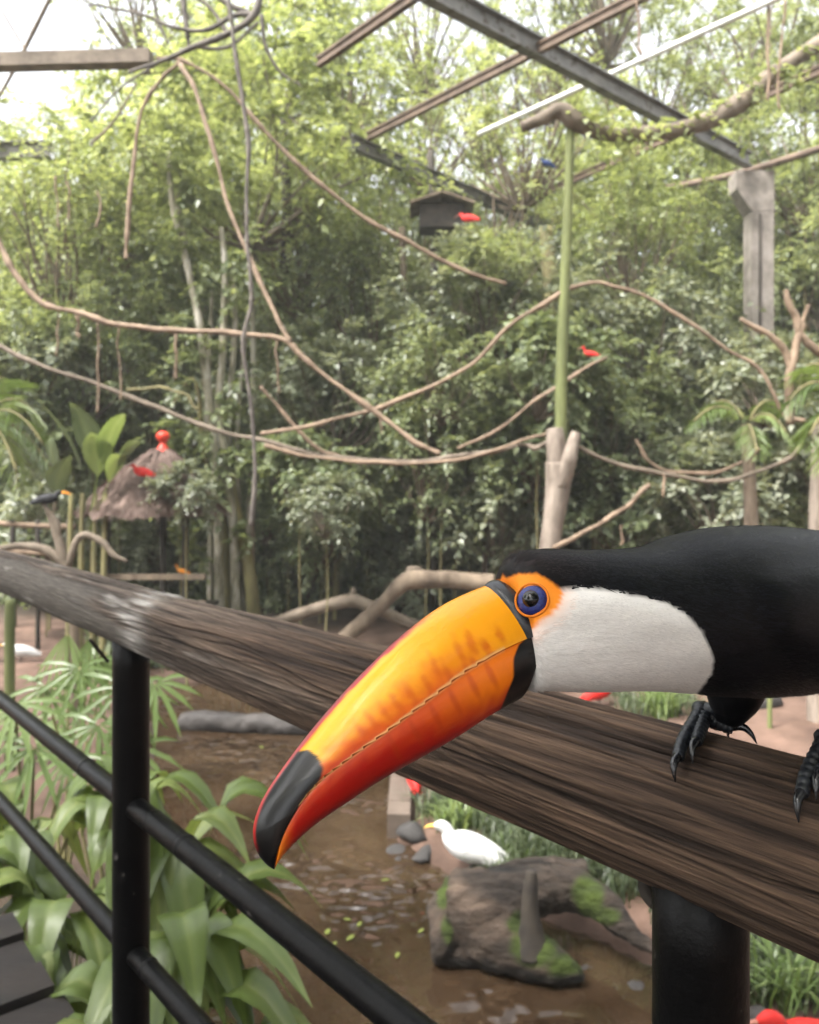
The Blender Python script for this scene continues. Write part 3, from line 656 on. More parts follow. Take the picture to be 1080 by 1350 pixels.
# ------------------------------------------------------------------ foliage builders
def leaves(b, d, n, L, W, fold=.18):
    """folded two-triangle leaves: bases b, directions d, normals n, lengths L, half widths W"""
    d = d / (np.linalg.norm(d, axis=1)[:, None] + 1e-9); s_ = np.cross(n, d); s_ /= np.linalg.norm(s_, axis=1)[:, None] + 1e-9
    n = np.cross(d, s_); L = L[:, None]; W = W[:, None]
    v = np.stack([b, b + d * L * .42 + s_ * W + n * W * fold * 2, b + d * L - n * L * .10, b + d * L * .42 - s_ * W + n * W * fold * 2], 1)
    t = np.arange(len(b))[:, None, None] * 4 + np.array([[0, 1, 2], [0, 2, 3]])[None]
    return v.reshape(-1, 3), t.reshape(-1, 3)
def unit(a): return a / (np.linalg.norm(a, axis=-1, keepdims=True) + 1e-9)
def sprays(rs, cen, out, ntw, nlf, tl, L, W, droop, tone, spread=.8):
    """leafy twigs around clump centres cen (outward directions out)"""
    nc = len(cen); m = nc * ntw
    c0 = np.repeat(cen, ntw, 0); o0 = np.repeat(out, ntw, 0)
    dr = unit(o0 * .75 + rs.normal(0, spread, (m, 3)) + [0, 0, .12]); ln = tl * rs.uniform(.5, 1.4, m)
    side_ = unit(np.cross(dr, np.array([0, 0, 1.]) + rs.normal(0, .25, (m, 3))))
    tt = (np.arange(nlf) + .6) / nlf
    base = c0[:, None] + dr[:, None] * (ln[:, None] * tt)[..., None] + np.array([0, 0, -1.]) * (droop * ln[:, None] * tt ** 2)[..., None]
    sg = np.where(np.arange(nlf) % 2, 1., -1.)[None, :, None]
    d = dr[:, None] * .75 + side_[:, None] * sg * .8 + rs.normal(0, .28, (m, nlf, 3)) + np.array([0, 0, -.15 - .5 * droop])
    n = np.array([0, 0, 1.]) + rs.normal(0, .38, (m, nlf, 3)) + .25 * o0[:, None]
    k = m * nlf
    Ls = L * rs.uniform(.6, 1.25, k); v, t = leaves(base.reshape(k, 3), d.reshape(k, 3), n.reshape(k, 3), Ls, W * Ls / L)
    ct = rs.uniform(-.16, .16, nc); rn = np.clip(tone + np.repeat(ct, ntw * nlf) + rs.normal(0, .17, k), 0, 1)
    # the twigs themselves, thin slivers
    e = c0 + dr * ln[:, None] * .95 + np.array([0, 0, -1.]) * (droop * ln * .9)[:, None]; s2 = side_ * .006
    tv = np.stack([c0 - s2, c0 + s2, e], 1).reshape(-1, 3); ttri = np.arange(m)[:, None] * 3 + np.array([[0, 1, 2]])
    return v, t, np.repeat(rn, 4), tv, ttri
def ball(rs, n, r, hole=.35):
    d = unit(rs.normal(0, 1, (n, 3))); d[:, 2] = np.abs(d[:, 2]) * np.where(rs.rand(n) < .68, 1, -.8); d = unit(d)
    return d * np.asarray(r) * (hole + (1 - hole) * rs.rand(n)[:, None] ** .6), d
class Crown: pass
def make_crown(seed, r, ncl, ntw, nlf, tl, L, W, droop, matn, tone=.5, hole=.35, bark='bark_brown', spread=.8):
    rs = np.random.RandomState(seed); cen, out = ball(rs, ncl, r, hole)
    cen = cen + rs.normal(0, .12, (ncl, 3)) * np.asarray(r)
    v, t, rn, tv, tt = sprays(rs, cen, out, ntw, nlf, tl, L, W, droop, tone, spread)
    c = Crown(); c.r = np.asarray(r); c.leaf = fastmesh('crown', v, t, M[matn], rn)
    mb = MB()
    root = np.array([0, 0, -r[2] * 1.0])
    for k in range(0, ncl, max(1, ncl // 22)):
        e = cen[k]; mid = root * .45 + e * .5 + np.array([0, 0, -.08 * r[2]]) + rs.normal(0, .1, 3) * r
        rad = .045 * r[0] / 2; mb.tube([root, mid, e], [rad, rad * .55, rad * .14], 5, n=9)
    mb.add(tv, tt.tolist())
    me = bpy.data.meshes.new('limbs'); me.from_pydata(np.concatenate(mb.v).tolist(), [], mb.f); me.polygons.foreach_set('use_smooth', [True] * len(me.polygons)); me.materials.append(M[bark]); c.limb = me
    return c
CR = {
 'bright': make_crown(1, (2.1, 2.1, 1.6), 90, 10, 9, .62, .135, .040, .35, 'leaf_bright', .5, bark='vine_grey'),
 'bright2': make_crown(2, (1.9, 1.9, 1.9), 74, 9, 10, .7, .12, .033, .45, 'leaf_bright', .45),
 'mid': make_crown(3, (2.0, 2.0, 1.7), 88, 10, 9, .6, .14, .043, .35, 'leaf_mid', .5, bark='vine_grey'),
 'mid2': make_crown(4, (2.2, 2.2, 2.3), 92, 9, 10, .75, .125, .034, .55, 'leaf_mid', .52, hole=.25),
 'grey': make_crown(5, (2.0, 2.0, 1.6), 80, 9, 9, .55, .15, .052, .25, 'leaf_grey', .48, bark='vine_grey'),
 'grey2': make_crown(6, (1.7, 1.7, 1.9), 70, 9, 9, .6, .14, .046, .4, 'leaf_grey', .52, hole=.25, bark='vine_grey'),
 'dark': make_crown(7, (1.9, 1.9, 1.6), 80, 10, 9, .55, .14, .042, .35, 'leaf_dark', .5, hole=.2),
 'airy': make_crown(8, (2.4, 2.4, 2.0), 58, 7, 10, .7, .12, .034, .35, 'leaf_bright', .55, hole=.45),
 'bush': make_crown(9, (1.0, 1.0, .85), 52, 7, 8, .38, .14, .042, .4, 'leaf_dark', .55, hole=.1),
 'bush2': make_crown(10, (1.0, 1.0, 1.0), 48, 7, 9, .42, .12, .03, .6, 'leaf_mid', .48, hole=.1),
 'bushg': make_crown(11, (.9, .9, .8), 46, 7, 8, .36, .13, .042, .3, 'leaf_grey', .52, hole=.15, bark='vine_grey'),
}
TR = []
for k in range(4):
    rs = np.random.RandomState(40 + k); mb = MB()
    p = [(0, 0, -.12), (rs.normal(0, .04), rs.normal(0, .04), .25), (rs.normal(0, .06), rs.normal(0, .06), .6), (0, 0, 1.02)]
    mb.tube(p, [.055, .036, .028, .022], 9, n=26, bump=.12, seed=k)
    me = bpy.data.meshes.new('trunk'); v_ = np.concatenate(mb.v); me.from_pydata(v_.tolist(), [], mb.f); me.polygons.foreach_set('use_smooth', [True] * len(me.polygons)); TR.append(me)
def tree(kind, x, y, zc, sc_=1.0, label=None, group=None, bark='bark_brown', name='tree', thick=1.0, rz=None, cat_='tree', squash=1.0):
    """tree standing at plan (x, y), crown centre zc above the bank level"""
    c = CR[kind]; g = float(ground_z(x, y)); rs = RS
    e = empty(name, (x, y, g), label, cat_, group)
    cz = zc - g; rr = c.r[2] * sc_ * squash
    h = max(cz - rr * .85, .2)
    t = bpy.data.objects.new('trunk', TR[rs.randint(4)]); col.objects.link(t); t.parent = e; t.scale = (1.6 * thick * sc_ ** .5 * (h / 5) ** .3, 1.6 * thick * sc_ ** .5 * (h / 5) ** .3, h); t.rotation_euler.z = rs.rand() * 6
    if not t.data.materials: t.data.materials.append(M[bark])
    t.material_slots[0].link = 'OBJECT'; t.material_slots[0].material = M[bark]
    a = rs.rand() * 6.28 if rz is None else rz
    for nm, me in (('crown', c.leaf), ('limbs', c.limb)):
        o = bpy.data.objects.new(nm, me); col.objects.link(o); o.parent = e; o.location = (0, 0, cz); o.scale = (sc_, sc_, sc_ * squash); o.rotation_euler.z = a
    return e
def treepx(kind, px, py, Y, sc_=1.0, **kw):
    p = P(px, py, Y); return tree(kind, p[0], p[1], p[2], sc_, **kw)

MARKS = (('the liana knot', 240, 85), ('the thick brown liana', 130, 430), ('the thatched shelter', 200, 640), ('the banana leaves', 110, 550), ('the multi stemmed tree', 300, 640), ('the dark twisting liana', 330, 330), ('the slanting liana', 470, 280), ('the nest shelter', 585, 285), ('the green pole', 748, 330), ('the forked stump', 735, 640),
         ('the concrete column', 1000, 330), ('the main roof girder', 780, 100), ('the perch log', 880, 170), ('the arching liana', 860, 400), ('the crossing lianas', 520, 560), ('the fallen branch', 560, 770), ('the dead branch', 1045, 440), ('the feather palm fronds', 960, 560), ('the hooked liana', 940, 630), ('the white sky gap', 60, 100), ('the rusty purlins', 520, 110), ('the timber beam', 110, 80))
def by(px, py): return min(MARKS, key=lambda m: (m[1] - px) ** 2 + (m[2] - py) ** 2)[0]
# ------------------------------------------------------------------ far wood, then rows of trees towards the pond
rs = np.random.RandomState(77)
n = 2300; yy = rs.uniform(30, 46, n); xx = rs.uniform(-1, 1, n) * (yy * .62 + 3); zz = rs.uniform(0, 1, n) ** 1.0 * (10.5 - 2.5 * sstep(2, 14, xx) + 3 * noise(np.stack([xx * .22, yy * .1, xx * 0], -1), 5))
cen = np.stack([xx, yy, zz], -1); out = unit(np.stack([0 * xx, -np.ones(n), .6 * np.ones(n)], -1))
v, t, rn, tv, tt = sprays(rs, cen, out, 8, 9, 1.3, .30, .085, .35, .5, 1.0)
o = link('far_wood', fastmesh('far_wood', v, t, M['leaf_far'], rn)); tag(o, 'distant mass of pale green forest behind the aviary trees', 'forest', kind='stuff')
BG = 'background trees round the aviary'
LB = {'bright': 'light green broadleaf tree in the background wood', 'mid': 'mid green broadleaf tree in the background wood', 'grey': 'grey green leafy tree in the background wood', 'dark': 'dark green leafy tree in the background wood', 'airy': 'thin crowned light green tree in the background wood'}
def bgtree(kind, px, py, Y, sc_, **kw):
    base = kind.rstrip('2'); treepx(kind, px, py, Y, sc_, label=LB[base].replace('in the background wood', ('far' if Y > 20 else 'close') + ' behind ' + by(px, py)), group='background trees, ' + base, **kw)
for a in (  # third row, 21 to 27 m
    ('mid2', -60, 480, 24, 1.7), ('bright2', 60, 400, 23, 1.6), ('mid', 150, 330, 25, 1.6), ('mid2', 260, 450, 22, 1.6), ('bright', 330, 250, 25, 1.7), ('grey2', 420, 430, 23, 1.7), ('airy', 470, 220, 24, 1.2),
    ('mid2', 540, 470, 24, 1.7), ('bright', 600, 330, 25, 1.2), ('grey', 690, 450, 22, 1.7), ('bright2', 770, 270, 24, 1.4), ('mid', 830, 420, 23, 1.7), ('grey2', 930, 420, 24, 1.7), ('mid', 950, 290, 25, 1.1),
    ('mid2', 1040, 480, 22, 1.7), ('airy', 1060, 60, 24, 1.0), ('bright2', 1120, 330, 23, 1.7), ('dark', 350, 560, 24, 1.6), ('dark', 640, 570, 23, 1.6), ('dark', 880, 570, 24, 1.6), ('dark', 120, 560, 24, 1.6), ('mid', 260, 130, 26, 1.2)):
    bgtree(*a)
for a in (  # second row, 15 to 19 m
    ('bright', 30, 330, 17, 1.0), ('mid', -30, 470, 16, 1.2), ('bright2', 140, 400, 17, 1.1), ('grey', 190, 500, 16, 1.1), ('mid2', 390, 470, 17, 1.1), ('grey', 460, 540, 18, 1.2), ('grey2', 560, 410, 16, 1.1), ('bright2', 540, 290, 18, .8),
    ('mid', 640, 500, 17, 1.1), ('grey', 760, 500, 16, 1.1), ('grey2', 860, 470, 17, 1.1), ('mid', 930, 520, 16, 1.0), ('grey', 1010, 420, 17, 1.1), ('dark', 1060, 540, 16, 1.1), ('mid2', 1090, 300, 17, 1.2), ('bright', 820, 250, 18, .9),
    ('mid', 310, 600, 16, 1.0), ('grey2', 700, 600, 18, 1.0), ('mid', 560, 610, 16, .95), ('dark', 60, 560, 17, 1.0)):
    bgtree(*a)
# first row round the pond: each with its own look
treepx('bright', 330, 190, 12.5, 1.0, label='tall tree with bright yellow green crown behind the pale hanging lianas', bark='bark_pale')
treepx('bright2', 395, 315, 13.8, .75, label='bright green leafy tree between the brown lianas and the nest shelter', bark='bark_dark')
treepx('bright2', 75, 300, 12.5, .85, label='light green leafy tree above the end of the rising liana', bark='bark_brown')
treepx('mid', 205, 400, 13.5, .8, label='mid green leafy tree behind the multi stemmed pale trunks', bark='bark_brown')
treepx('airy', 660, 270, 14.2, .7, label='thin crowned tree in front of the dark nest shelter', bark='bark_olive')
treepx('grey', 640, 400, 12, .7, label='grey green leafy tree beside the green pole', bark='bark_brown', squash=.9)
treepx('bright2', 835, 310, 12.8, .62, label='light green tree between the green pole and the concrete column', bark='bark_olive')
treepx('grey2', 850, 440, 12.5, .8, label='grey green tree behind the arching liana', bark='bark_olive')
treepx('mid', 1085, 400, 14.5, .85, label='mid green tree behind the concrete column', bark='bark_brown')
treepx('mid2', 490, 400, 14, .75, label='drooping green tree above the crossing lianas', bark='bark_brown')
for a in (('mid', 120, 470, 11.5, .55), ('grey', 440, 520, 12, .6), ('mid2', 600, 520, 12, .6), ('grey2', 690, 560, 12.5, .55), ('mid', 800, 560, 11.5, .55), ('grey', 950, 520, 13.5, .7), ('mid2', 1060, 560, 12, .55), ('bright', 20, 450, 11.5, .5), ('mid', 380, 610, 12.8, .5), ('grey2', 870, 580, 11.8, .5), ('airy', 560, 170, 15, .6), ('airy', 690, 170, 14, .7), ('airy', 1060, 200, 15, .7), ('bright', 890, 240, 16, .7), ('bright', 200, 260, 14, .8),
          ('bright2', 450, 120, 16, .9), ('bright', 360, 60, 17, 1.0), ('airy', 640, 130, 20, .9), ('airy', 730, 60, 19, .9), ('airy', 1080, 60, 20, .8), ('airy', 860, 90, 21, 1.1), ('airy', 985, 60, 19, .95), ('airy', 800, -20, 18, .9), ('airy', 560, 30, 20, .9), ('airy', 930, 180, 18, .8), ('airy', 190, 10, 15, .6), ('mid', 1095, 60, 10.5, .32), ('bright', 1095, 230, 14.5, .45), ('airy', 180, 200, 18, .8)):
    bgtree(*a, bark='bark_olive', thick=.6)
# undergrowth
US = 'undergrowth shrubs behind the pond'
UL = {'bush': 'dark green leafy shrub in the undergrowth', 'bush2': 'drooping mid green shrub in the undergrowth', 'bushg': 'grey green leafy shrub in the undergrowth'}
for i, (kd, px, py, Y, s_) in enumerate((
    ('bush', 30, 700, 15, 1.0), ('bush2', 110, 720, 14, .9), ('bush', 200, 740, 15, .9), ('bush', 350, 690, 14, 1.1), ('bush2', 400, 740, 13.5, .9), ('bush', 450, 700, 15, 1.1), ('bushg', 500, 750, 14, .7), ('bush2', 540, 690, 15, 1.0),
    ('bush', 590, 730, 14, 1.0), ('bush2', 640, 700, 14.5, 1.0), ('bush', 690, 690, 15, 1.0), ('bush', 760, 690, 14, 1.0), ('bushg', 800, 650, 13.5, .9), ('bush2', 850, 690, 14, 1.0), ('bush', 900, 670, 15, 1.1), ('bush2', 960, 680, 14, 1.0), ('bush', 1020, 660, 14, 1.0), ('bush', 1080, 680, 13, 1.0),
    ('bush', 150, 640, 16, 1.1), ('bush', 270, 650, 17, 1.2), ('bush', 420, 620, 18, 1.3), ('bush2', 520, 600, 18, 1.2), ('bush', 610, 640, 18, 1.3), ('bush', 740, 620, 18, 1.3), ('bush', 850, 610, 18, 1.3), ('bush2', 960, 600, 18, 1.2), ('bush', 1060, 600, 18, 1.3), ('bush', 20, 620, 18, 1.3),
    ('bush2', 480, 780, 15.5, .7), ('bush', 560, 770, 15.5, .8), ('bush2', 620, 770, 15, .7), ('bush', 330, 760, 15, .7), ('bush', 700, 760, 15, .8), ('bush', 820, 750, 15, .8), ('bush2', 940, 760, 15, .8), ('bush', 1050, 760, 15, .8), ('bush', 60, 780, 14, .7), ('bush', 240, 790, 14.5, .6))):
    treepx(kd, px, py, Y, s_, label=UL[kd].replace('in the undergrowth', ('deep in the undergrowth' if Y > 15.2 else 'at the edge of the undergrowth') + ' behind ' + by(px, py)), group=US + ', ' + kd, bark='bark_dark', name='shrub', thick=.4, cat_='shrub')
rsu = np.random.RandomState(91)
treepx('bright', 650, 345, 11.3, .28, label='leafy spray of a light green sapling half hiding the nest shelter', name='sapling', thick=.35, cat_='sapling', bark='bark_olive')
for i in range(44):
    px, py, Y = rsu.uniform(-20, 1100), rsu.uniform(480, 740), rsu.uniform(10.4, 13.5); kd = ('bushg', 'bush2', 'bushg', 'bush')[i % 4]
    if 90 < px < 260 and Y < 11.5: continue
    treepx(kd, px, py, Y, rsu.uniform(.6, .95), label={'bushg': 'pale grey green sapling', 'bush2': 'drooping mid green sapling', 'bush': 'dark green sapling'}[kd] + (' with a tall thin stem' if py < 600 else ' with a short stem') + ' beside ' + by(px, py), group='saplings round the pond, ' + kd, name='sapling', thick=.35, cat_='sapling', bark='bark_olive')
treepx('bushg', 430, 665, 9.5, .48, label='small pale leaved shrub hanging over the fallen branch, beside the mossy stems', name='shrub', thick=.4, cat_='shrub', bark='bark_olive')
treepx('bushg', 246, 642, 9.0, .40, label='small pale leaved shrub partly hiding the thatched shelter', name='shrub', thick=.4, cat_='shrub', bark='bark_olive')
# unseen trees round the bridge: the wood goes on, added to shade the foreground
for x, y, z, s_, kd in ((-6, -5, 6, 1.6, 'mid'), (6, -5, 6, 1.7, 'dark'), (-8, 3, 6, 1.4, 'mid'), (9, 3, 6, 1.5, 'mid2'), (5.2, -1, 4.4, 1.2, 'dark'), (3.2, -1.2, 7.2, 1.25, 'mid2'), (1.6, -5.5, 5.5, 1.3, 'dark'), (-2.7, -.9, 7.3, 1.15, 'mid'), (.6, -2.4, 7.8, 1.15, 'mid2')):
    tree(kd, x, y, z, s_, label='unseen leafy tree beside the bridge, added for its shade', group='unseen trees added round the bridge for shade')

# ------------------------------------------------------------------ aviary frame
RZ = CAMZ + 4.6
def Rf(px, py): return G(px, py, RZ)       # pixel on the roof level
fr = empty('aviary_frame', (5.2, 12.5, 0), 'steel roof grid of the aviary carried by a concrete column', 'frame')
def ibeam(a, b, w_, h_, name, m, z=0):
    a, b = np.array(a, float) + [0, 0, z], np.array(b, float) + [0, 0, z]; mb = MB()
    mb.beam(a + [0, 0, h_], b + [0, 0, h_], w_, .012); mb.beam(a - [0, 0, h_], b - [0, 0, h_], w_, .012); mb.beam(a, b, .012, h_ - .012)
    return mb.build(name, m, fr, smooth=False)
a, b = Rf(975, 205), Rf(590, 0); d = (b - a) / np.linalg.norm(b - a)
gd = ibeam(a - d * .3, b + d * 3, .065, .10, 'girder', M['steel'])
for k in np.linspace(.4, 7, 9):
    mb = MB(); c = a + d * k; mb.beam(c + [0, 0, -.085], c + [0, 0, .085], .06, .006); mb.build('stiffener', M['steel'], gd, smooth=False)
a, b = Rf(470, 190), Rf(690, 285); d = (b - a) / np.linalg.norm(b - a); ibeam(a - d * .1, b + d * 1.5, .06, .09, 'girder', M['steel'])
for (p, q, w_, h_, ext, mm) in (((420, 80), (535, 0), .035, .045, 3, 'rust'), ((485, 178), (830, 0), .035, .045, 3, 'rust'), ((0, 197), (62, 196), .08, .11, .05, 'steel')):
    a, b = Rf(*p), Rf(*q); d = (b - a) / np.linalg.norm(b - a); ibeam(a - d * (.0 if ext > 1 else 3), b + d * ext, w_, h_, 'purlin', M[mm], z=-.02)
a, b = Rf(700, 260), Rf(1010, 122); d = (b - a) / np.linalg.norm(b - a); ibeam(a - d * .3, b + d * 2.5, .035, .045, 'purlin', M['rust'], z=-.02)
a, b = Rf(650, 183) + [0, 0, .16], Rf(1010, 25) + [0, 0, .16]; d = (b - a) / np.linalg.norm(b - a); mb = MB(); mb.tube([a - d * .3, (a + b) / 2, b + d * 2], .034, 12); mb.build('pipe', M['white_pipe'], fr)
a, b = Rf(880, 248), Rf(1090, 190); mb = MB(); mb.tube([a, (a + b) / 2 + [0, 0, -.08], b + (b - a) * .3], .055, 10); mb.build('pipe', M['rust'], fr)
# column with bracket
cp = P(1000, 400, 12.6); mb = MB()
mb.box((cp[0], cp[1], (RZ - .55) / 2 - .15), (.165, .165, (RZ - .55) / 2 + .15)); cl = mb.build('concrete_column', M['concrete'], fr, smooth=False)
mb = MB(); w0, w1 = .165, .30; z0, z1, z2 = RZ - .75, RZ - .42, RZ - .14
v = [(cp[0] + (-w if sx < 0 else w0 + .006), cp[1] + sy * (w0 + .006), z) for z, w in ((z0, w0 + .006), (z1, .40), (z2, .40)) for sx, sy in ((-1, -1), (1, -1), (1, 1), (-1, 1))]
mb.add(v, [(k * 4 + j, k * 4 + (j + 1) % 4, k * 4 + 4 + (j + 1) % 4, k * 4 + 4 + j) for k in (0, 1) for j in range(4)] + [(3, 2, 1, 0), (8, 9, 10, 11)])
mb.build('bracket', M['concrete'], cl, smooth=False).location = (0, 0, 0)
mb = MB(); mb.tube([(cp[0] - .05, cp[1] - .175, .3), (cp[0] - .05, cp[1] - .175, RZ - .8)], .02, 8); mb.build('conduit', M['dark_wood'], cl).location = (0, 0, 0)
# steel-coloured timber beam at upper left
a, b = P(-40, 83, 9.2), P(200, 77, 9.2); mb = MB(); mb.beam(a - (b - a) * .5, b, .09, .075)
tag(mb.build('timber_beam', M['vine_grey'], smooth=False), 'grey timber beam under the dark twisting branches', 'beam')

# ------------------------------------------------------------------ green pole, stump and perch log
def thingtube(name, pts, rad, m, label, cat_, seg=8, n=None, bump=.08, seed=0, group=None):
    mb = MB(); mb.tube(pts, rad, seg, n=n or len(pts) * 7, bump=bump, seed=seed)
    return tag(mb.build(name, M[m]), label, cat_, group)
YP = 8.2
stm = empty('tree_stump', G(715, 925, 0) * [1, 1, 0] + [P(725, 720, YP)[0], YP, 0] - G(715, 925, 0) * [1, 1, 0], 'pale forked tree stump carrying the green pole', 'stump')
mb = MB(); mb.tube([P(700, 960, YP), P(716, 800, YP), P(725, 720, YP), P(735, 650, YP), P(738, 610, YP)], [.17, .125, .105, .12, .14], 20, n=60, bump=.12); st_ = mb.build('trunk', M['bark_stump'], stm)
mb = MB(); mb.tube([P(736, 625, YP), P(733, 590, YP - .03), P(731, 566, YP)], [.10, .10, .085], 16, n=24, bump=.15, seed=2); mb.build('branch_stub', M['bark_stump'], stm)
mb = MB(); mb.tube([P(738, 640, YP - .03), P(748, 610, YP - .08), P(757, 580, YP - .06), P(760, 570, YP - .06)], [.10, .085, .06, .045], 16, n=30, bump=.2, seed=3); mb.build('branch_stub', M['bark_stump'], stm)
mb = MB(); mb.tube([P(739, 610, YP + .04), P(741, 480, YP + .04), P(748, 300, YP + .04), P(752, 168, YP + .04)], [.062, .062, .05, .042], 16, n=60)
tag(mb.build('green_pole', M['green_pole']), 'tall mossy green pole rising from the forked stump', 'pole')
pg = empty('perch_log', P(752, 165, YP + .04), 'crooked perch log with trailing leaves lying across the top of the green pole', 'log')
mb = MB(); mb.tube([P(688, 168, 8.2), P(712, 158, 8.2), P(738, 147, 8.2), P(760, 160, 8.2), P(790, 174, 8.3), P(840, 178, 8.4), P(900, 170, 8.5), P(945, 155, 8.6), P(985, 128, 8.7), P(1020, 98, 8.8), P(1060, 70, 8.9), P(1120, 30, 9.0)], [.055, .065, .085, .095, .075, .08, .085, .1, .095, .09, .085, .08], 14, n=120, bump=.28, seed=5); mb.build('log', M['vine_grey'], pg)
rs = np.random.RandomState(5); base = cat([P(760, 158, 8.15), P(840, 172, 8.3), P(920, 160, 8.5), P(1000, 110, 8.7), P(1045, 80, 8.8)], 24); base += rs.normal(0, .06, base.shape)
v, t, rn, tv, tt = sprays(rs, base, unit(rs.normal(0, 1, base.shape) + [0, -.2, -.2]), 4, 7, .30, .085, .028, .7, .55)
link('trailing_leaves', fastmesh('trailing_leaves', v, t, M['leaf_bright'], rn), pg)['kind'] = 'stuff'

# ------------------------------------------------------------------ lianas
def liana(px, Y, wpx, m, label, seed=0, group=None, name='liana'):
    Ys = np.linspace(Y[0], Y[1], len(px)) if isinstance(Y, tuple) else np.full(len(px), Y)
    nd = len(px) * 4; c2 = cat(np.array(px, float), nd); q_ = np.linspace(0, nd / 5., nd)
    c2 = c2 + 2.4 * np.stack([noise(np.stack([q_ * 1.7, q_ * 0 + seed, q_ * 0], -1), 3), noise(np.stack([q_ * 1.7, q_ * 0 + seed, q_ * 0 + 5], -1), 4)], -1)
    Ys = np.interp(np.linspace(0, 1, nd), np.linspace(0, 1, len(px)), Ys); px = c2
    pts = [P(a[0], a[1], y) for a, y in zip(px, Ys)]
    rr = wpx * .40 / F * Ys * (1 + .28 * noise(np.stack([q_ * 2.3, q_ * 0 + seed, q_ * 0 + 9], -1), 7))
    return thingtube(name, pts, rr, m, label, 'liana' if name == 'liana' else 'branch', 8, n=len(px) * 3, bump=.4, seed=seed, group=group)
liana([(-40, 230), (0, 318), (25, 368), (60, 402), (100, 413), (160, 427), (230, 437), (300, 440), (370, 446), (400, 470), (450, 510), (500, 550), (540, 580), (582, 598)], (8.6, 8.0), 9, 'vine', 'thick brown liana sagging from the light green tree and dropping to the double strand', 1)
liana([(240, 82), (215, 100), (195, 130), (183, 170), (175, 225), (168, 300), (166, 342)], 9.0, 7, 'vine', 'pale liana hanging free from the liana knot, ending in mid air', 2)
liana([(240, 84), (262, 135), (284, 208), (300, 270), (330, 340), (358, 405), (385, 452)], (9.0, 8.2), 7, 'vine', 'pale straight liana dropping from the liana knot to the thick brown liana', 3)
liana([(205, 76), (240, 80), (290, 110), (340, 165), (400, 225), (470, 280), (540, 320), (620, 360), (665, 373)], (9.0, 9.6), 7, 'vine', 'long slanting liana running from the liana knot towards the nest shelter', 4)
liana([(-40, 430), (0, 455), (60, 485), (130, 508), (200, 535), (270, 562), (340, 580), (420, 600), (500, 610), (560, 606), (640, 597), (690, 588), (705, 592), (722, 584), (735, 584)], (8.8, 8.2), 7.5, 'vine_grey', 'long grey brown liana sagging past the thatched shelter to the forked stump', 5)
liana([(345, 572), (420, 560), (490, 540), (560, 515), (620, 480), (680, 425), (735, 390), (762, 378), (800, 375), (850, 390), (900, 420), (960, 460), (1000, 488), (1020, 520), (1040, 550), (1085, 563)], (8.4, 8.0), 7.5, 'vine', 'liana arching over a hook on the green pole and down beside the dead branch', 6)
liana([(605, 592), (660, 565), (710, 525), (750, 500), (800, 470)], (8.3, 9.0), 6, 'vine', 'short brown liana rising behind the green pole', 7)
liana([(758, 588), (800, 605), (860, 623), (920, 632), (970, 630), (1020, 615), (1045, 600), (1056, 584)], (8.2, 8.6), 7, 'vine_grey', 'liana sagging from the forked stump, ending in an upturned hook', 8)
liana([(350, 588), (420, 603), (480, 609), (540, 612), (620, 602), (690, 582), (735, 566)], 8.3, 6, 'vine', 'second strand of the double liana tied to the forked stump', 9)
liana([(345, 508), (380, 552), (420, 590), (450, 604)], 8.5, 6, 'vine', 'short liana slanting into the double strand', 10)
liana([(300, 0), (307, 45), (318, 120), (329, 200), (324, 280), (330, 350), (330, 400), (322, 460), (333, 540), (336, 600), (333, 695)], 8.0, 7, 'vine_dark', 'dark twisting liana hanging straight down from the dark branches', 11)
liana([(728, 722), (770, 702), (800, 686), (830, 665), (856, 641)], (7.6, 8.6), 8, 'vine', 'bare tan branch leaning up beside the forked stump', 12, name='branch')
liana([(165, 515), (205, 512), (240, 520), (262, 540)], 10, 5, 'bark_olive', 'thin mossy twig beside the pale stems', 13, name='branch')
liana([(838, 578), (850, 600), (880, 620), (940, 622), (985, 605), (1000, 590)], 9.2, 6, 'vine', 'short curved liana behind the sagging hooked one', 14)
for i, (x, y0, y1, w_) in enumerate(((232, 440, 500, 5), (102, 414, 446, 6), (128, 420, 545, 4), (156, 430, 530, 3), (76, 405, 470, 3), (365, 446, 520, 3), (130, 250, 300, 4), (90, 240, 290, 3), (75, 235, 300, 3), (503, 545, 572, 3), (875, 625, 655, 4), (818, 690, 720, 4))):
    liana([(x, y0), (x + 1, (y0 + y1) / 2), (x - 1 + 3 * (i % 2), y1)], 8.5 if i < 9 else 8.2, w_, 'vine', 'thin aerial root dangling from a liana', 20 + i, group='dangling aerial roots', name='liana')
for i, (px, Y) in enumerate((([(840, 0), (843, 60)], 8), ([(1012, 0), (1014, 60), (1013, 120)], 8.5), ([(1034, 0), (1032, 40), (1026, 130)], 8.5))):
    liana(px + [(px[-1][0] + 2, px[-1][1] + 12)], Y, 4, 'vine', 'thin aerial root hanging from the aviary roof', 40 + i, group='roots hanging from the roof')
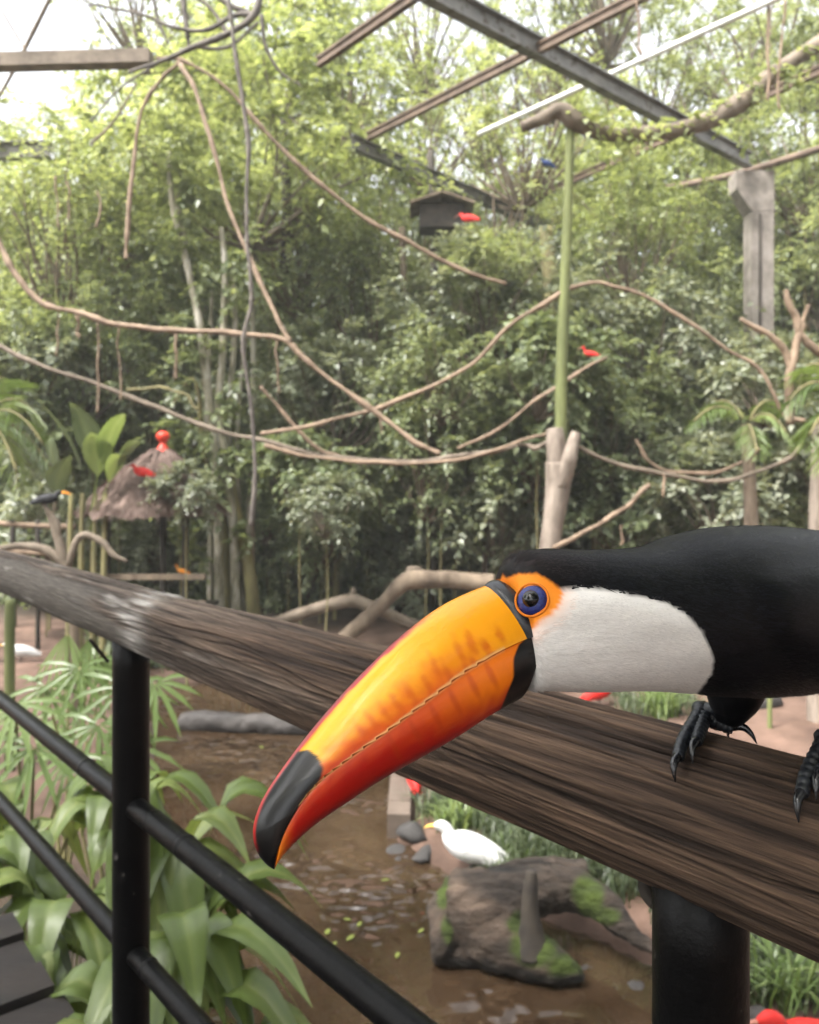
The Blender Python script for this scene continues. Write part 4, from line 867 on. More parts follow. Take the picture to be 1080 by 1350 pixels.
# dead branches at the right edge
db = empty('dead_branch', P(1050, 480, 7.5), 'bare twisting dead branch rising beside the palm fronds', 'branch')
for pts, rr in (([(1042, 560), (1041, 500), (1047, 470), (1054, 440), (1060, 428)], (11, 12, 11, 10, 8)), ([(976, 420), (995, 432), (1015, 442), (1034, 462), (1042, 485)], (5, 8, 8, 9, 9)), ([(1036, 382), (1040, 400), (1050, 420), (1054, 440)], (6, 9, 10, 10)), ([(1066, 402), (1058, 425), (1054, 440)], (4, 6, 8)), ([(1054, 440), (1068, 455), (1090, 470), (1120, 480)], (10, 12, 13, 14))):
    mb = MB(); mb.tube([P(a, b, 7.5) for a, b in pts], np.array(rr) / 2 / F * 7.5, 10, n=34, bump=.3, seed=len(pts)); mb.build('branch', M['vine'], db)
mb = MB(); mb.tube([P(1078, 1000, 7.3), P(1078, 700, 7.3), P(1082, 560, 7.3)], [.09, .075, .06], 12, n=20, bump=.15); mb.build('trunk', M['bark_stump'], db)

# ------------------------------------------------------------------ named trunks
ms = empty('multi_stemmed_tree', (P(310, 808, 10.7)[0], 10.7, 0), 'tree of several thin pale mossy stems rising from one root', 'tree')
for i, (pts, ws, mm) in enumerate((
    ([(290, 812), (288, 700), (283, 590), (270, 480), (262, 420), (245, 340), (228, 270), (222, 200)], (13, 12, 12, 11, 10, 9, 8, 6), 'bark_pale'),
    ([(312, 812), (308, 700), (296, 600), (288, 540), (294, 460), (297, 360), (292, 300)], (12, 12, 13, 11, 10, 9, 6), 'bark_pale'),
    ([(338, 812), (330, 760), (318, 700), (300, 620), (284, 560), (268, 500)], (20, 17, 15, 13, 10, 7), 'bark_olive'),
    ([(300, 812), (300, 750), (296, 690), (280, 640), (268, 590), (262, 520), (250, 500), (225, 540)], (10, 10, 9, 8, 8, 6, 5, 3), 'bark_olive'),
    ([(340, 812), (333, 720), (336, 640), (333, 560)], (6, 6, 5, 4), 'bark_brown'),
    ([(245, 330), (236, 270), (240, 210)], (8, 6, 4), 'bark_pale'))):
    mb = MB(); mb.tube([P(a, b + (45 if b > 800 else 0), 10.7 + .05 * i) for a, b in pts], np.array(ws) * .5 / F * 10.7, 12, n=60, bump=.16, seed=i); mb.build('stem', M[mm], ms)
rs = np.random.RandomState(66); bq = np.array([P(x_, y_, 10.6) for x_, y_ in zip(rs.uniform(225, 335, 46), rs.uniform(190, 760, 46))])
v, t, rn, tv, tt = sprays(rs, bq, unit(rs.normal(0, 1, bq.shape)), 6, 8, .34, .12, .036, .5, .5); link('foliage', fastmesh('foliage', v, t, M['leaf_mid'], rn), ms)['kind'] = 'stuff'
for pts, ws in (([(276, 850), (278, 700), (272, 600), (276, 480), (280, 380)], (8, 8, 7, 6, 4)), ([(322, 850), (316, 700), (312, 600), (316, 520), (326, 430)], (9, 8, 7, 6, 4)), ([(296, 850), (300, 640), (304, 520), (310, 430), (306, 340)], (9, 8, 8, 7, 5))):
    mb = MB(); mb.tube([P(a, b, 10.95) for a, b in pts], np.array(ws) * .5 / F * 10.95, 10, n=50, bump=.16, seed=9); mb.build('stem', M['bark_pale'], ms)
for (a, b, s_) in ((222, 195, .55), (300, 250, .5)):
    o = bpy.data.objects.new('crown', CR['bright'].leaf); col.objects.link(o); o.parent = ms; o.location = Vector(P(a, b, 11.2).tolist()) - ms.location; o.scale = (s_ * .6,) * 3
def trunk(pts, ws, Y, mm, label, group=None, seed=0):
    mb = MB(); mb.tube([P(a, b, Y) for a, b in pts], np.array(ws) / 2 / F * Y, 12, n=36, bump=.1, seed=seed); e = empty('slender_tree', P(pts[0][0], pts[0][1], Y), label, 'tree', group); mb.build('trunk', M[mm], e); return e
trunk([(536, 800), (538, 620), (540, 500), (534, 420), (530, 300)], (13, 13, 12, 11, 8), 13.2, 'bark_brown', 'straight grey brown trunk behind the crossing lianas')
trunk([(712, 830), (714, 650), (722, 500), (726, 380), (720, 300)], (34, 32, 27, 22, 18), 13.0, 'bark_olive', 'thick mossy trunk behind the forked stump', seed=3)
trunk([(786, 800), (784, 680), (780, 600), (776, 550)], (12, 11, 11, 9), 12.4, 'bark_olive', 'slim olive trunk standing just beyond the forked stump', seed=4)
trunk([(449, 700), (450, 560), (448, 470), (454, 420)], (7, 7, 6, 5), 13.4, 'bark_pale', 'thin pale trunk behind the thick brown liana', seed=5)
trunk([(570, 380), (572, 300), (568, 200)], (10, 11, 9), 13.6, 'bark_dark', 'dark upright trunk carrying the nest shelter', seed=6)
trunk([(375, 360), (378, 260), (374, 170), (380, 120)], (14, 13, 10, 7), 13.2, 'bark_dark', 'dark trunk inside the bright green crown', seed=7)
trunk([(160, 560), (159, 480), (161, 420)], (6, 6, 5), 12.4, 'bark_pale', 'slender pale trunk behind the banana leaves', seed=8)
for i, (x, y0, y1) in enumerate(((484, 600, 800), (445, 640, 790), (428, 690, 790), (515, 640, 790), (590, 560, 760), (1012, 600, 720), (618, 600, 760), (206, 690, 800), (398, 600, 760))):
    trunk([(x, y1), (x + 2, (y0 + y1) / 2), (x - 1, y0)], (5, 5, 3.5), 12.8 + .1 * i, 'bark_olive', 'slim cane like stem standing in the undergrowth', group='cane stems in the undergrowth', seed=i)
# dark twisting branches upper left
dt = empty('dark_branches', P(330, 20, 8.2), 'dark bare twisting branches meeting above the timber beam', 'branch')
for i, (pts, ws) in enumerate((([(345, -20), (335, 20), (300, 45), (255, 62), (215, 80), (170, 95)], (9, 10, 9, 8, 6, 4)), ([(335, 20), (310, 20), (270, 40), (225, 35), (190, 20), (120, 5)], (9, 7, 6, 5, 4, 3)), ([(240, -20), (245, 30), (250, 65)], (8, 7, 4)), ([(300, 45), (285, 20), (265, 0), (225, -20)], (6, 5, 5, 4)), ([(200, -10), (210, 30), (222, 58)], (5, 4, 3)), ([(270, -20), (300, 5), (335, 20)], (8, 8, 9)), ([(215, 80), (160, 115), (120, 160)], (4, 3, 2)), ([(255, 62), (300, 62), (340, 30)], (5, 5, 4)), ([(345, 20), (350, 60), (370, 95), (400, 115)], (6, 5, 4, 2)))):
    mb = MB(); mb.tube([P(a, b, 8.2 + .05 * i) for a, b in pts], np.array(ws) / 2 / F * 8.2, 8, n=30, bump=.3, seed=i); mb.build('branch', M['vine_dark'], dt)
sb = empty('slanting_branches', P(20, 100, 10), 'thin dark branches slanting across the white sky', 'branch')
for i, (pts, ws) in enumerate((([(70, -10), (45, 40), (25, 80), (0, 125), (-30, 170)], (5, 6, 5, 4, 4)), ([(0, 10), (30, 60), (50, 90)], (3, 3, 2)), ([(120, 190), (150, 160), (180, 110)], (4, 3, 2)))):
    mb = MB(); mb.tube([P(a, b, 10) for a, b in pts], np.array(ws) / 2 / F * 10, 6, n=20, bump=.2); mb.build('branch', M['bark_brown'], sb)

# ------------------------------------------------------------------ shelters
hut = empty('thatched_shelter', G(205, 850, 0) * [0, 0, 0] + [P(205, 700, 9.6)[0], 9.6, 0], 'small round shelter with conical brown thatch and red ball finial', 'shelter')
ap = P(215, 592, 9.6); ew = 88 / F * 9.6; ez = P(195, 672, 9.6)[2]; cxh = P(200, 672, 9.6)[0]
mb = MB(); seg = 56; rings = 12; v = []; rsh = np.random.RandomState(8)
for k in range(rings):
    u_ = k / (rings - 1); r_ = .03 + (ew - .03) * u_ ** .78; z_ = ap[2] + (ez - ap[2]) * u_ ** 1.15
    if k == rings - 1: z_ -= .05
    for j in range(seg):
        a_ = 2 * math.pi * j / seg; rr_ = r_ * (1 + .035 * rsh.randn() * u_); v.append((ap[0] * (1 - u_) + cxh * u_ + rr_ * math.cos(a_), 9.6 + rr_ * math.sin(a_), z_ + .018 * rsh.randn()))
base_n = len(v)
for j in range(seg): x_, y_, z_ = v[(rings - 1) * seg + j]; v.append((cxh + (x_ - cxh) * .88, 9.6 + (y_ - 9.6) * .88, z_ + .03))
f = [(k * seg + j, k * seg + (j + 1) % seg, (k + 1) * seg + (j + 1) % seg, (k + 1) * seg + j) for k in range(rings) for j in range(seg)]
mb.add(v, f); th_ = mb.build('thatch_roof', M['thatch'], hut, smooth=False)
mb = MB(); rsh = np.random.RandomState(9)      # loose straw along the thatch
a_ = rsh.rand(1500) * 6.283; u_ = rsh.rand(1500) ** .6; r_ = .03 + (ew - .03) * u_ ** .78
p_ = np.stack([ap[0] * (1 - u_) + cxh * u_ + r_ * np.cos(a_), 9.6 + r_ * np.sin(a_), ap[2] + (ez - ap[2]) * u_ ** 1.15 + .01], -1)
d_ = np.stack([np.cos(a_) * .8, np.sin(a_) * .8, -.65 + 0 * a_], -1) + rsh.normal(0, .12, (1500, 3))
v, t = leaves(p_, d_, np.tile([0, 0, 1.], (1500, 1)) + rsh.normal(0, .2, (1500, 3)), rsh.uniform(.1, .22, 1500), np.full(1500, .006)); so_ = link('straw', fastmesh('straw', v, t, M['thatch']), hut); so_['kind'] = 'stuff'
redm = mat('red_finial', (.5, .03, .012), (.7, .06, .03), 8, .5)
mb = MB(); mb.tube([ap + [0, 0, -.05], ap + [0, 0, .02], ap + [0, 0, .07], ap + [0, 0, .12], ap + [0, 0, .17], ap + [0, 0, .21]], [.09, .06, .035, .07, .075, .03], 16, n=30); mb.build('finial', redm, hut)
for x_, y_ in ((-.45, -.2), (.45, -.2), (0, .45)):
    mb = MB(); mb.tube([(cxh + x_, 9.6 + y_, -.1), (cxh + x_, 9.6 + y_, ez + .1)], .04, 10); mb.build('post', M['dark_wood'], hut)
for z_ in (.75, 1.05):
    mb = MB(); mb.beam((cxh - .75, 9.1, z_), (cxh + .75, 9.1, z_), .025, .03); mb.build('rail', M['bark_brown'], hut, smooth=False)
mb = MB(); mb.beam((cxh - .7, 9.5, .62), (cxh + .7, 9.5, .62), .5, .02); mb.build('shelf', M['dark_wood'], hut, smooth=False)
hm = P(583, 282, 11.6)
nh = empty('nest_shelter', hm, 'dark wooden nest shelter high in the trees with a red bird before it', 'shelter')
mb = MB(); mb.box(hm + [0, .3, 0], (.32, .25, .16)); mb.build('box', M['dark_wood'], nh, smooth=False)
for sg in (-1, 1):
    mb = MB(); mb.beam(hm + [sg * .22, -.1, .22], hm + [sg * .22, .65, .22], .25, .015); o = mb.build('roof_panel', M['bark_brown'], nh, smooth=False, org=hm + [sg * .22, .3, .22]); o.rotation_euler.y = sg * .32
mb = MB(); mb.tube([hm + [-.1, .4, -.2], hm + [-.12, .45, -hm[2]]], .06, 8, n=8); mb.build('post', M['dark_wood'], nh)
# platform railing in the shade at the far left
pf = empty('wooden_fence', P(40, 720, 10.2) * [1, 1, 0], 'low dark wooden fence with tan top rails behind the log handrail', 'fence')
for y_ in (692, 728):
    mb = MB(); mb.tube([P(-60, y_ - 6, 10.2), P(30, y_, 10.2), P(100, y_ + 3, 10.2)], .035, 8, n=14, bump=.15); mb.build('rail', M['vine'], pf)
for x_ in (-20, 17, 50, 90):
    mb = MB(); mb.tube([P(x_, 870, 10.2), P(x_, 685, 10.2)], .03, 8, n=6); mb.build('post', M['dark_wood'], pf)
dl_ = empty('driftwood', P(75, 720, 7.5), 'crooked pale dead branch where a small toucan perches', 'branch')
for i, (pts, ws) in enumerate((([(98, 800), (90, 760), (78, 715), (66, 680), (58, 665)], (10, 13, 12, 8, 5)), ([(90, 745), (100, 715), (112, 705), (135, 715), (150, 732), (168, 740)], (10, 9, 9, 9, 8, 4)), ([(88, 745), (60, 725), (25, 720), (-20, 728)], (11, 12, 10, 9)), ([(78, 715), (75, 690), (60, 668)], (8, 8, 6)))):
    mb = MB(); mb.tube([P(a, b, 7.5) for a, b in pts], np.array(ws) / 2 / F * 7.5, 10, n=30, bump=.25, seed=i); mb.build('branch', M['vine_grey'], dl_)
mb = MB(); mb.tube([P(98, 790, 7.5), P(100, 960, 7.5)], .045, 8, n=8); mb.build('trunk', M['bark_brown'], dl_)
mb = MB(); mb.tube([P(14, 790, 6.2), P(13, 840, 6.2), P(13, 1015, 6.2)], .038, 12); tag(mb.build('green_post', M['green_pole']), 'short green post standing behind the fan palms', 'post')
# fallen branches beyond the pond
fb_ = empty('fallen_branch', P(530, 790, 9.8), 'thick grey fallen branch arching over the bank behind the toucan bill', 'branch')
for i, (pts, ws) in enumerate((([(430, 862), (470, 828), (505, 796), (528, 772), (545, 764), (580, 764), (620, 766), (650, 770)], (24, 20, 19, 22, 24, 22, 24, 26)), ([(300, 838), (370, 818), (415, 803), (460, 792), (490, 800), (540, 822), (590, 838)], (12, 15, 17, 18, 17, 16, 15)), ([(462, 795), (466, 780), (464, 775)], (12, 9, 6)), ([(548, 764), (540, 752), (556, 750)], (14, 10, 6)))):
    mb = MB(); mb.tube([P(a, b, 9.8 + .25 * i) for a, b in pts], np.array(ws) / 2 / F * 9.8, 14, n=60, bump=.22, seed=i + 3); mb.build('branch', M['vine_grey'] if i else M['bark_brown'], fb_)

# ------------------------------------------------------------------ birds
def bird(name, p, s, yaw, label, cat_, cols, bill, hunched=False, legs=.5, group=None, neckup=.5):
    """p: where the feet stand; local x forward; s: body length"""
    e = empty(name, p, label, cat_, group); e.rotation_euler.z = yaw
    lg = legs * s * .55; z0 = lg
    prof = [(-.62, .20, .012), (-.50, .215, .05), (-.30, .25, .14), (-.05, .29, .20), (.15, .33, .195), (.27, .38, .15), (.32, .43, .11), (.34, .48, .085), (.37, .525, .078), (.43, .55, .075), (.50, .54, .05), (.54, .53, .022)] if hunched else \
           [(-.66, .12, .012), (-.5, .16, .05), (-.30, .22, .13), (-.05, .27, .17), (.15, .31, .15), (.27, .38, .085), (.33, .48, .055), (.36, .60 * (neckup / .5) ** .4, .05), (.42, .67, .058), (.48, .67, .05), (.53, .65, .022)]
    q = np.array(prof); m = 60; c_ = cat(q, m); seg = 22; mb = MB(); th = np.linspace(0, 2 * math.pi, seg, endpoint=False)
    tg = np.gradient(c_[:, :2], axis=0); tg /= np.linalg.norm(tg, axis=1)[:, None]
    v = []
    for k in range(m):
        nx_, nz_ = -tg[k, 1], tg[k, 0]; r_ = max(c_[k, 2], .004)
        for a in th: v.append(((c_[k, 0] + nx_ * r_ * math.cos(a)) * s, r_ * .82 * math.sin(a) * s, (c_[k, 1] + nz_ * r_ * math.cos(a)) * s + z0 - .06 * s))
    f = [(k * seg + j, k * seg + (j + 1) % seg, (k + 1) * seg + (j + 1) % seg, (k + 1) * seg + j) for k in range(m - 1) for j in range(seg)] + [tuple(range(seg))[::-1], tuple(range((m - 1) * seg, m * seg))]
    mb.add(v, f); b = mb.build('body', cols[0], None); b.parent = e; b.location = (0, 0, 0)
    hd = np.array([c_[-4, 0], 0, c_[-4, 1]]) * s + [0, 0, z0 - .06 * s]
    bl = bill[1] * s; drop = bill[2] * s
    mb = MB(); mb.tube([hd, hd + [bl * .4, 0, -drop * .15], hd + [bl * .75, 0, -drop * .5], hd + [bl, 0, -drop]], np.array([1, .85, .55, .15]) * bill[3] * s, 10, n=16); o = mb.build('bill', bill[0]); o.parent = e; o.location = (0, 0, 0)
    for sg in (-1, 1):
        mb = MB(); mb.tube([(-.02 * s, sg * .07 * s, z0 + .12 * s), (.01 * s, sg * .07 * s, z0 * .5), (0, sg * .07 * s, 0)], [.03 * s, .018 * s, .016 * s], 8, n=8)
        for a in (-.5, 0, .5, 3.1): mb.tube([(0, sg * .07 * s, .008 * s), (.10 * s * math.cos(a), sg * .07 * s + .10 * s * math.sin(a), .006 * s)], .01 * s, 6, n=3)
        o = mb.build('leg', cols[1]); o.parent = e; o.location = (0, 0, 0)
        wv = cat([(.12, .33, .015), (0, .36, .05), (-.2, .31, .085), (-.42, .23, .06), (-.6, .18, .01)], 16); mb = MB(); v = []
        for k in range(16):
            for a in np.linspace(-1, 1, 9): v.append((wv[k, 0] * s, sg * (.172 * (1 - .5 * (k / 15) ** 2) * math.sqrt(max(0, 1 - .35 * a * a)) * (.9 if k in (0, 15) else 1)) * s, (wv[k, 1] - .06 + a * wv[k, 2] * 1.4 - .04) * s + z0))
        mb.add(v, [(k * 9 + j, k * 9 + j + 1, (k + 1) * 9 + j + 1, (k + 1) * 9 + j) for k in range(15) for j in range(8)]); o = mb.build('wing', cols[0]); o.parent = e; o.location = (0, 0, 0)
    return e
whm = mat('white_plumage', (.5, .5, .49), (.64, .64, .63), 12, .8, .3, 60); yb = mat('yellow_bill', (.75, .42, .06), (.8, .5, .1), 20, .4)
rdm = mat('scarlet_plumage', (.42, .010, .008), (.58, .024, .016), 14, .7, .3, 60); pkb = mat('pinkish_bill', (.28, .1, .07), (.4, .17, .12), 20, .5)
lgm = mat('dark_leg', (.05, .045, .04), (.09, .08, .07), 20, .6); bkm = mat('black_plumage', (.01, .01, .012), (.02, .02, .024), 20, .7); blm = mat('blue_plumage', (.01, .025, .09), (.03, .06, .2), 20, .6); orb = mat('orange_bill', (.8, .25, .02), (.85, .35, .04), 20, .4)
p = G(622, 1136, .0); bird('egret', (p[0], p[1], float(ground_z(p[0], p[1]))), .42, R(163), 'white egret with yellow bill resting on the bank beside the mossy driftwood', 'egret', (whm, lgm), (yb, .16, .05, .028), True, .28)
p = G(28, 872, .0); bird('egret', (p[0], p[1], float(ground_z(p[0], p[1]))), .36, R(200), 'white egret beyond the fan palms, beside the short green post', 'egret', (whm, lgm), (yb, .16, .04, .026), True, .2)
IB = ((pkb, .30, .16, .022))
p = P(618, 297, 10.9); bird('ibis', p, .27, R(150), 'scarlet bird on a branch before the dark nest shelter', 'ibis', (rdm, lgm), IB, True, .2)
p = P(778, 474, 9.2); e = bird('ibis', p, .2, R(140), 'small scarlet bird clinging among the leaves beyond the green pole', 'ibis', (rdm, lgm), IB, False, .2)
p = P(188, 632, 8.95); bird('ibis', p, .26, R(170), 'scarlet ibis sitting on the thatch of the round shelter', 'ibis', (rdm, lgm), IB, True, .15)
p = G(790, 932, .0); bird('ibis', (p[0], p[1], float(ground_z(p[0], p[1]))), .34, R(20), 'scarlet ibis on the bank behind the log handrail, beneath the toucan throat', 'ibis', (rdm, lgm), IB, True, .35)
p = G(1075, 1425, .0); bird('ibis', (p[0], p[1], float(ground_z(p[0], p[1]))), .42, R(185), 'scarlet ibis on the near bank beside the spiky grass clump', 'ibis', (rdm, lgm), IB, True, .4)
p = G(545, 1036, .0); bird('ibis', (p[0], p[1], float(ground_z(p[0], p[1]))), .30, R(100), 'scarlet ibis mostly hidden behind the log handrail, beside the pond kerb', 'ibis', (rdm, lgm), IB, True, .3)
p = P(62, 668, 7.5); bird('small_toucan', p, .24, R(20), 'small distant toucan with orange bill on the crooked dead branch', 'toucan', (bkm, lgm), (orb, .34, .1, .06), True, .1)
p = P(722, 222, 10.5); bird('blue_bird', p, .2, R(200), 'small dark blue bird among leaves beside the green pole', 'bird', (blm, lgm), (lgm, .12, .03, .03), True, .1)
p = P(240, 758, 9.3); bird('orange_bird', p, .16, R(170), 'small orange bird feeding below the thatched shelter', 'bird', (orb, lgm), (lgm, .12, .03, .03), False, .1)

# ------------------------------------------------------------------ driftwood, floating log, stones
def remeshed(name, parts, vox, m, parent=None, disp=.02, fs=6, colf=None):
    mb = MB()
    for pts, rr, sg in parts: mb.tube(pts, rr, 16, n=len(pts) * 8, bump=.12, seed=sg)
    me = bpy.data.meshes.new(name + '_cage'); me.from_pydata(np.concatenate(mb.v).tolist(), [], mb.f); o = bpy.data.objects.new('cage', me); col.objects.link(o)
    md = o.modifiers.new('r', 'REMESH'); md.mode = 'VOXEL'; md.voxel_size = vox
    dg = bpy.context.evaluated_depsgraph_get(); dg.update(); me2 = bpy.data.meshes.new_from_object(o.evaluated_get(dg)); bpy.data.objects.remove(o); bpy.data.meshes.remove(me)
    me2.name = name; n = len(me2.vertices); v = np.zeros(n * 3, np.float32); me2.vertices.foreach_get('co', v); v = v.reshape(-1, 3).astype(float)
    nr = np.zeros(n * 3, np.float32); me2.vertices.foreach_get('normal', nr); nr = nr.reshape(-1, 3)
    dv = fbm(v * fs, 3, 4); v2 = v + nr * (disp * dv + (disp * .55 * np.abs(fbm(v * np.array([5., 26, 26]), 19, 3)) if colf is not None else 0))[:, None]; me2.vertices.foreach_set('co', v2.astype(np.float32).ravel())
    me2.polygons.foreach_set('use_smooth', [True] * len(me2.polygons)); me2.materials.clear(); me2.materials.append(m)
    if colf is not None: setcol(me2, colf(v, nr, dv))
    me2.update(); return link(name, me2, parent)
dwm = mat('driftwood_bark', (.4, .4, .4), (1.5, 1.45, 1.4), 14, .9, 1.0, 30, vcol=True, bdist=.05, stretch=(.35, 1, 1))
def dwcol(v, nr, dv):
    pp = proj_np(v); m1 = np.maximum.reduce([np.exp(-(((pp[:, 0] - a) / c1_) ** 2 + ((pp[:, 1] - b) / c2_) ** 2)) for a, b, c1_, c2_ in ((700, 1250, 42, 28), (750, 1275, 32, 22), (775, 1185, 22, 30), (685, 1215, 22, 20), (585, 1175, 12, 30), (590, 1225, 10, 22), (800, 1210, 25, 16))])
    g = sstep(.30, .62, m1 * (.75 + .25 * nr[:, 2]) + .45 * fbm(v * 9, 8))[:, None]
    wood = np.array([.040, .030, .023]) * (1 + 1.3 * dv[:, None] + .9 * fbm(v * np.array([5, 22, 22]), 12)[:, None]) + np.array([.025, .017, .012]) * sstep(0, .3, fbm(v * 3, 5))[:, None]
    wet = sstep(-.02, -.11, v[:, 2])[:, None]
    c_ = wood * (1 - g) + np.array([.042, .062, .010]) * (1 + .6 * dv[:, None]) * g
    return np.clip(c_ * (1 - .6 * wet), .004, 1)
def proj_np(p): return np.stack([CX + F * p[:, 0] / p[:, 1], HY - F * (p[:, 2] - CAMZ) / p[:, 1]], -1)
Yd = 4.25
def PH(px, py, h): return P(px, py, (CAMZ - h) * F / (py - HY))
dw = remeshed('driftwood', [
    ([PH(598, 1192, .1), PH(640, 1198, .1), PH(690, 1180, .15), PH(745, 1172, .15), PH(790, 1190, .13), PH(825, 1225, .08), PH(866, 1254, .04)], np.array([40, 46, 34, 27, 22, 15, 6]) / F * 4.1, 1),
    ([PH(620, 1215, .02), PH(660, 1240, 0), PH(700, 1258, -.02), PH(740, 1276, -.05), PH(772, 1291, -.08)], np.array([44, 40, 30, 20, 5]) / F * 3.95, 2),
    ([PH(600, 1165, .15), PH(588, 1205, .06), PH(585, 1240, 0), PH(582, 1268, -.1)], np.array([14, 22, 18, 12]) / F * 4.1, 4),
    ([PH(590, 1258, -.06), PH(620, 1260, -.08), PH(650, 1264, -.1)], np.array([14, 15, 10]) / F * 4.0, 5),
    ([PH(640, 1170, .18), PH(700, 1152, .18), PH(770, 1152, .14)], np.array([22, 20, 16]) / F * 4.2, 6)], .011, dwm, None, .030, 9, dwcol)
mb = MB(); mb.tube([PH(700, 1258, .0), P(699, 1215, 3.86), P(699, 1180, 3.87), P(702, 1148, 3.88)], np.array([24, 14, 11, 7]) / F * 3.95, 14, n=40, bump=.2); mb.build('spike', M['dark_wood'], dw)
tag(dw, 'mossy driftwood stump with an upright spike lying at the edge of the pond', 'driftwood')
p0, p1 = G(238, 952, -.07), G(375, 958, -.07)
fl_ = remeshed('floating_log', [([p0, p0 * .5 + p1 * .5 + [0, 0, .02], p1 + (p1 - p0) * .3], [.085, .1, .09], 3)], .015, mat('wet_wood', (.016, .013, .012), (.05, .043, .039), 7, .7, .5, 24, stretch=(.3, 1, 1)), None, .03, 8)
tag(fl_, 'grey waterlogged log floating at the far side of the pond', 'log')
rs = np.random.RandomState(15)
stonem = mat('edging_stone', (.022, .02, .02), (.065, .06, .056), 9, .85, .5, 30)
SM = []
for k in range(4):
    mb = MB(); ic = []; nlat, nlon = 7, 11
    for i in range(nlat):
        for j in range(nlon):
            a, b = math.pi * (i + .02) / (nlat - .96), 2 * math.pi * j / nlon; d = np.array([math.sin(a) * math.cos(b), math.sin(a) * math.sin(b), math.cos(a)]); ic.append(d * (1 + .45 * float(noise(d * 1.3 + k * 7, 3))) * [1.2, .9, .6])
    mb.add(ic, [(i * nlon + j, (i + 1) * nlon + j, (i + 1) * nlon + (j + 1) % nlon, i * nlon + (j + 1) % nlon) for i in range(nlat - 1) for j in range(nlon)])
    me = bpy.data.meshes.new('stone'); me.from_pydata(np.concatenate(mb.v).tolist(), [], mb.f); me.polygons.foreach_set('use_smooth', [True] * len(me.polygons)); me.materials.append(stonem); SM.append(me)
def stone(px, py, s, label, group):
    p = G(px, py, -.06); o = bpy.data.objects.new('stone', SM[rs.randint(4)]); col.objects.link(o); g = float(ground_z(p[0], p[1])); o.location = (p[0], p[1], max(g, -.16) + s * .12); o.scale = (s * rs.uniform(.8, 1.3), s * rs.uniform(.8, 1.2), s * rs.uniform(.7, 1.1)); o.rotation_euler = (0, 0, rs.rand() * 6); tag(o, label, 'stone', group)
for t_ in np.linspace(0, 1, 20):
    x_, y_ = np.interp(t_, [0, .3, .6, 1], [722, 775, 855, 1000]), np.interp(t_, [0, .3, .6, 1], [1238, 1258, 1290, 1348]); stone(x_ + rs.normal(0, 4), y_ + rs.normal(0, 3), rs.uniform(.035, .07), 'small grey edging stone along the pond beside the driftwood', 'edging stones of the pond')
for px, py, s in ((545, 1098, .09), (520, 1108, .08), (560, 1118, .07), (534, 1116, .06), (525, 1120, .05)): stone(px, py, s, 'dark wet stone at the end of the pond kerb', 'stones at the kerb end')
for px, py, s in ((848, 1190, .05), (832, 1180, .04), (800, 1165, .04), (560, 1068, .06), (640, 905, .1)): stone(px, py, s, 'small stone lying on the sandy bank', 'stones on the sand')
stone(990, 935, .22, 'brown boulder on the sand beyond the toucan legs', None); stone(870, 985, .12, 'half buried stone behind the handrail', None)
mb = MB(); a = G(1015, 962, 0); mb.tube([a + [0, 0, -.1], a + [0, 0, .5]], .022, 8); tag(mb.build('green_stake', M['green_pole']), 'thin green stake standing in the sand beyond the toucan legs', 'stake')

# ------------------------------------------------------------------ grass
def blades(rs, cen, nb, L, W, spread, tone, lean=.6):
    m = len(cen) * nb; c0 = np.repeat(cen, nb, 0) + rs.normal(0, 1, (m, 3)) * [spread, spread, 0]
    a = rs.rand(m) * 6.283; o = np.stack([np.cos(a), np.sin(a), 0 * a], -1); ln = L * rs.uniform(.5, 1.2, m); lk = lean * rs.uniform(.3, 1.5, m)
    s_ = np.stack([-np.sin(a), np.cos(a), 0 * a], -1) * (W * rs.uniform(.6, 1.2, m))[:, None]; vs = []
    for t_ in (0, .4, .75): vs += [c0 + o * (ln * lk * t_ ** 1.6)[:, None] + np.array([0, 0, 1.]) * (ln * (t_ - .45 * lk * t_ ** 2.5))[:, None] + sg * s_ * (1 - t_ * .45) for sg in (-1, 1)]
    vs.append(c0 + o * (ln * lk)[:, None] + np.array([0, 0, 1.]) * (ln * (1 - .55 * lk))[:, None])
    v = np.stack(vs, 1); t = np.arange(m)[:, None, None] * 7 + np.array([[0, 1, 3], [0, 3, 2], [2, 3, 5], [2, 5, 4], [4, 5, 6]])[None]
    return v.reshape(-1, 3), t.reshape(-1, 3), np.repeat(np.clip(tone + rs.normal(0, .22, m), 0, 1), 7)
rs = np.random.RandomState(31)
def patch(poly, n):
    q = np.array([G(a, b, 0)[:2] for a, b in poly]); lo, hi = q.min(0), q.max(0); c_ = rs.uniform(lo, hi, (n * 4, 2)); c_ = c_[sdist(c_[:, 0], c_[:, 1], q) < 0][:n]
    return np.column_stack([c_, ground_z(c_[:, 0], c_[:, 1]) - .01])
cen = np.vstack([patch([(560, 1050), (640, 1045), (760, 1090), (860, 1170), (840, 1190), (770, 1165), (690, 1140), (700, 1120), (640, 1095), (575, 1090)], 150), patch([(640, 1118), (760, 1118), (790, 1150), (700, 1150), (620, 1140)], 90),
                 patch([(810, 915), (905, 915), (925, 950), (830, 950)], 40), patch([(860, 1190), (1080, 1230), (1080, 1330), (960, 1300)], 70), patch([(730, 880), (1080, 870), (1080, 890), (730, 895)], 60)])
v, t, rn = blades(rs, cen, 22, .2, .006, .05, .45); o = link('bank_grass', fastmesh('bank_grass', v, t, M['grass'], rn)); tag(o, 'short grey green grass growing on the sandy bank', 'grass', kind='stuff')
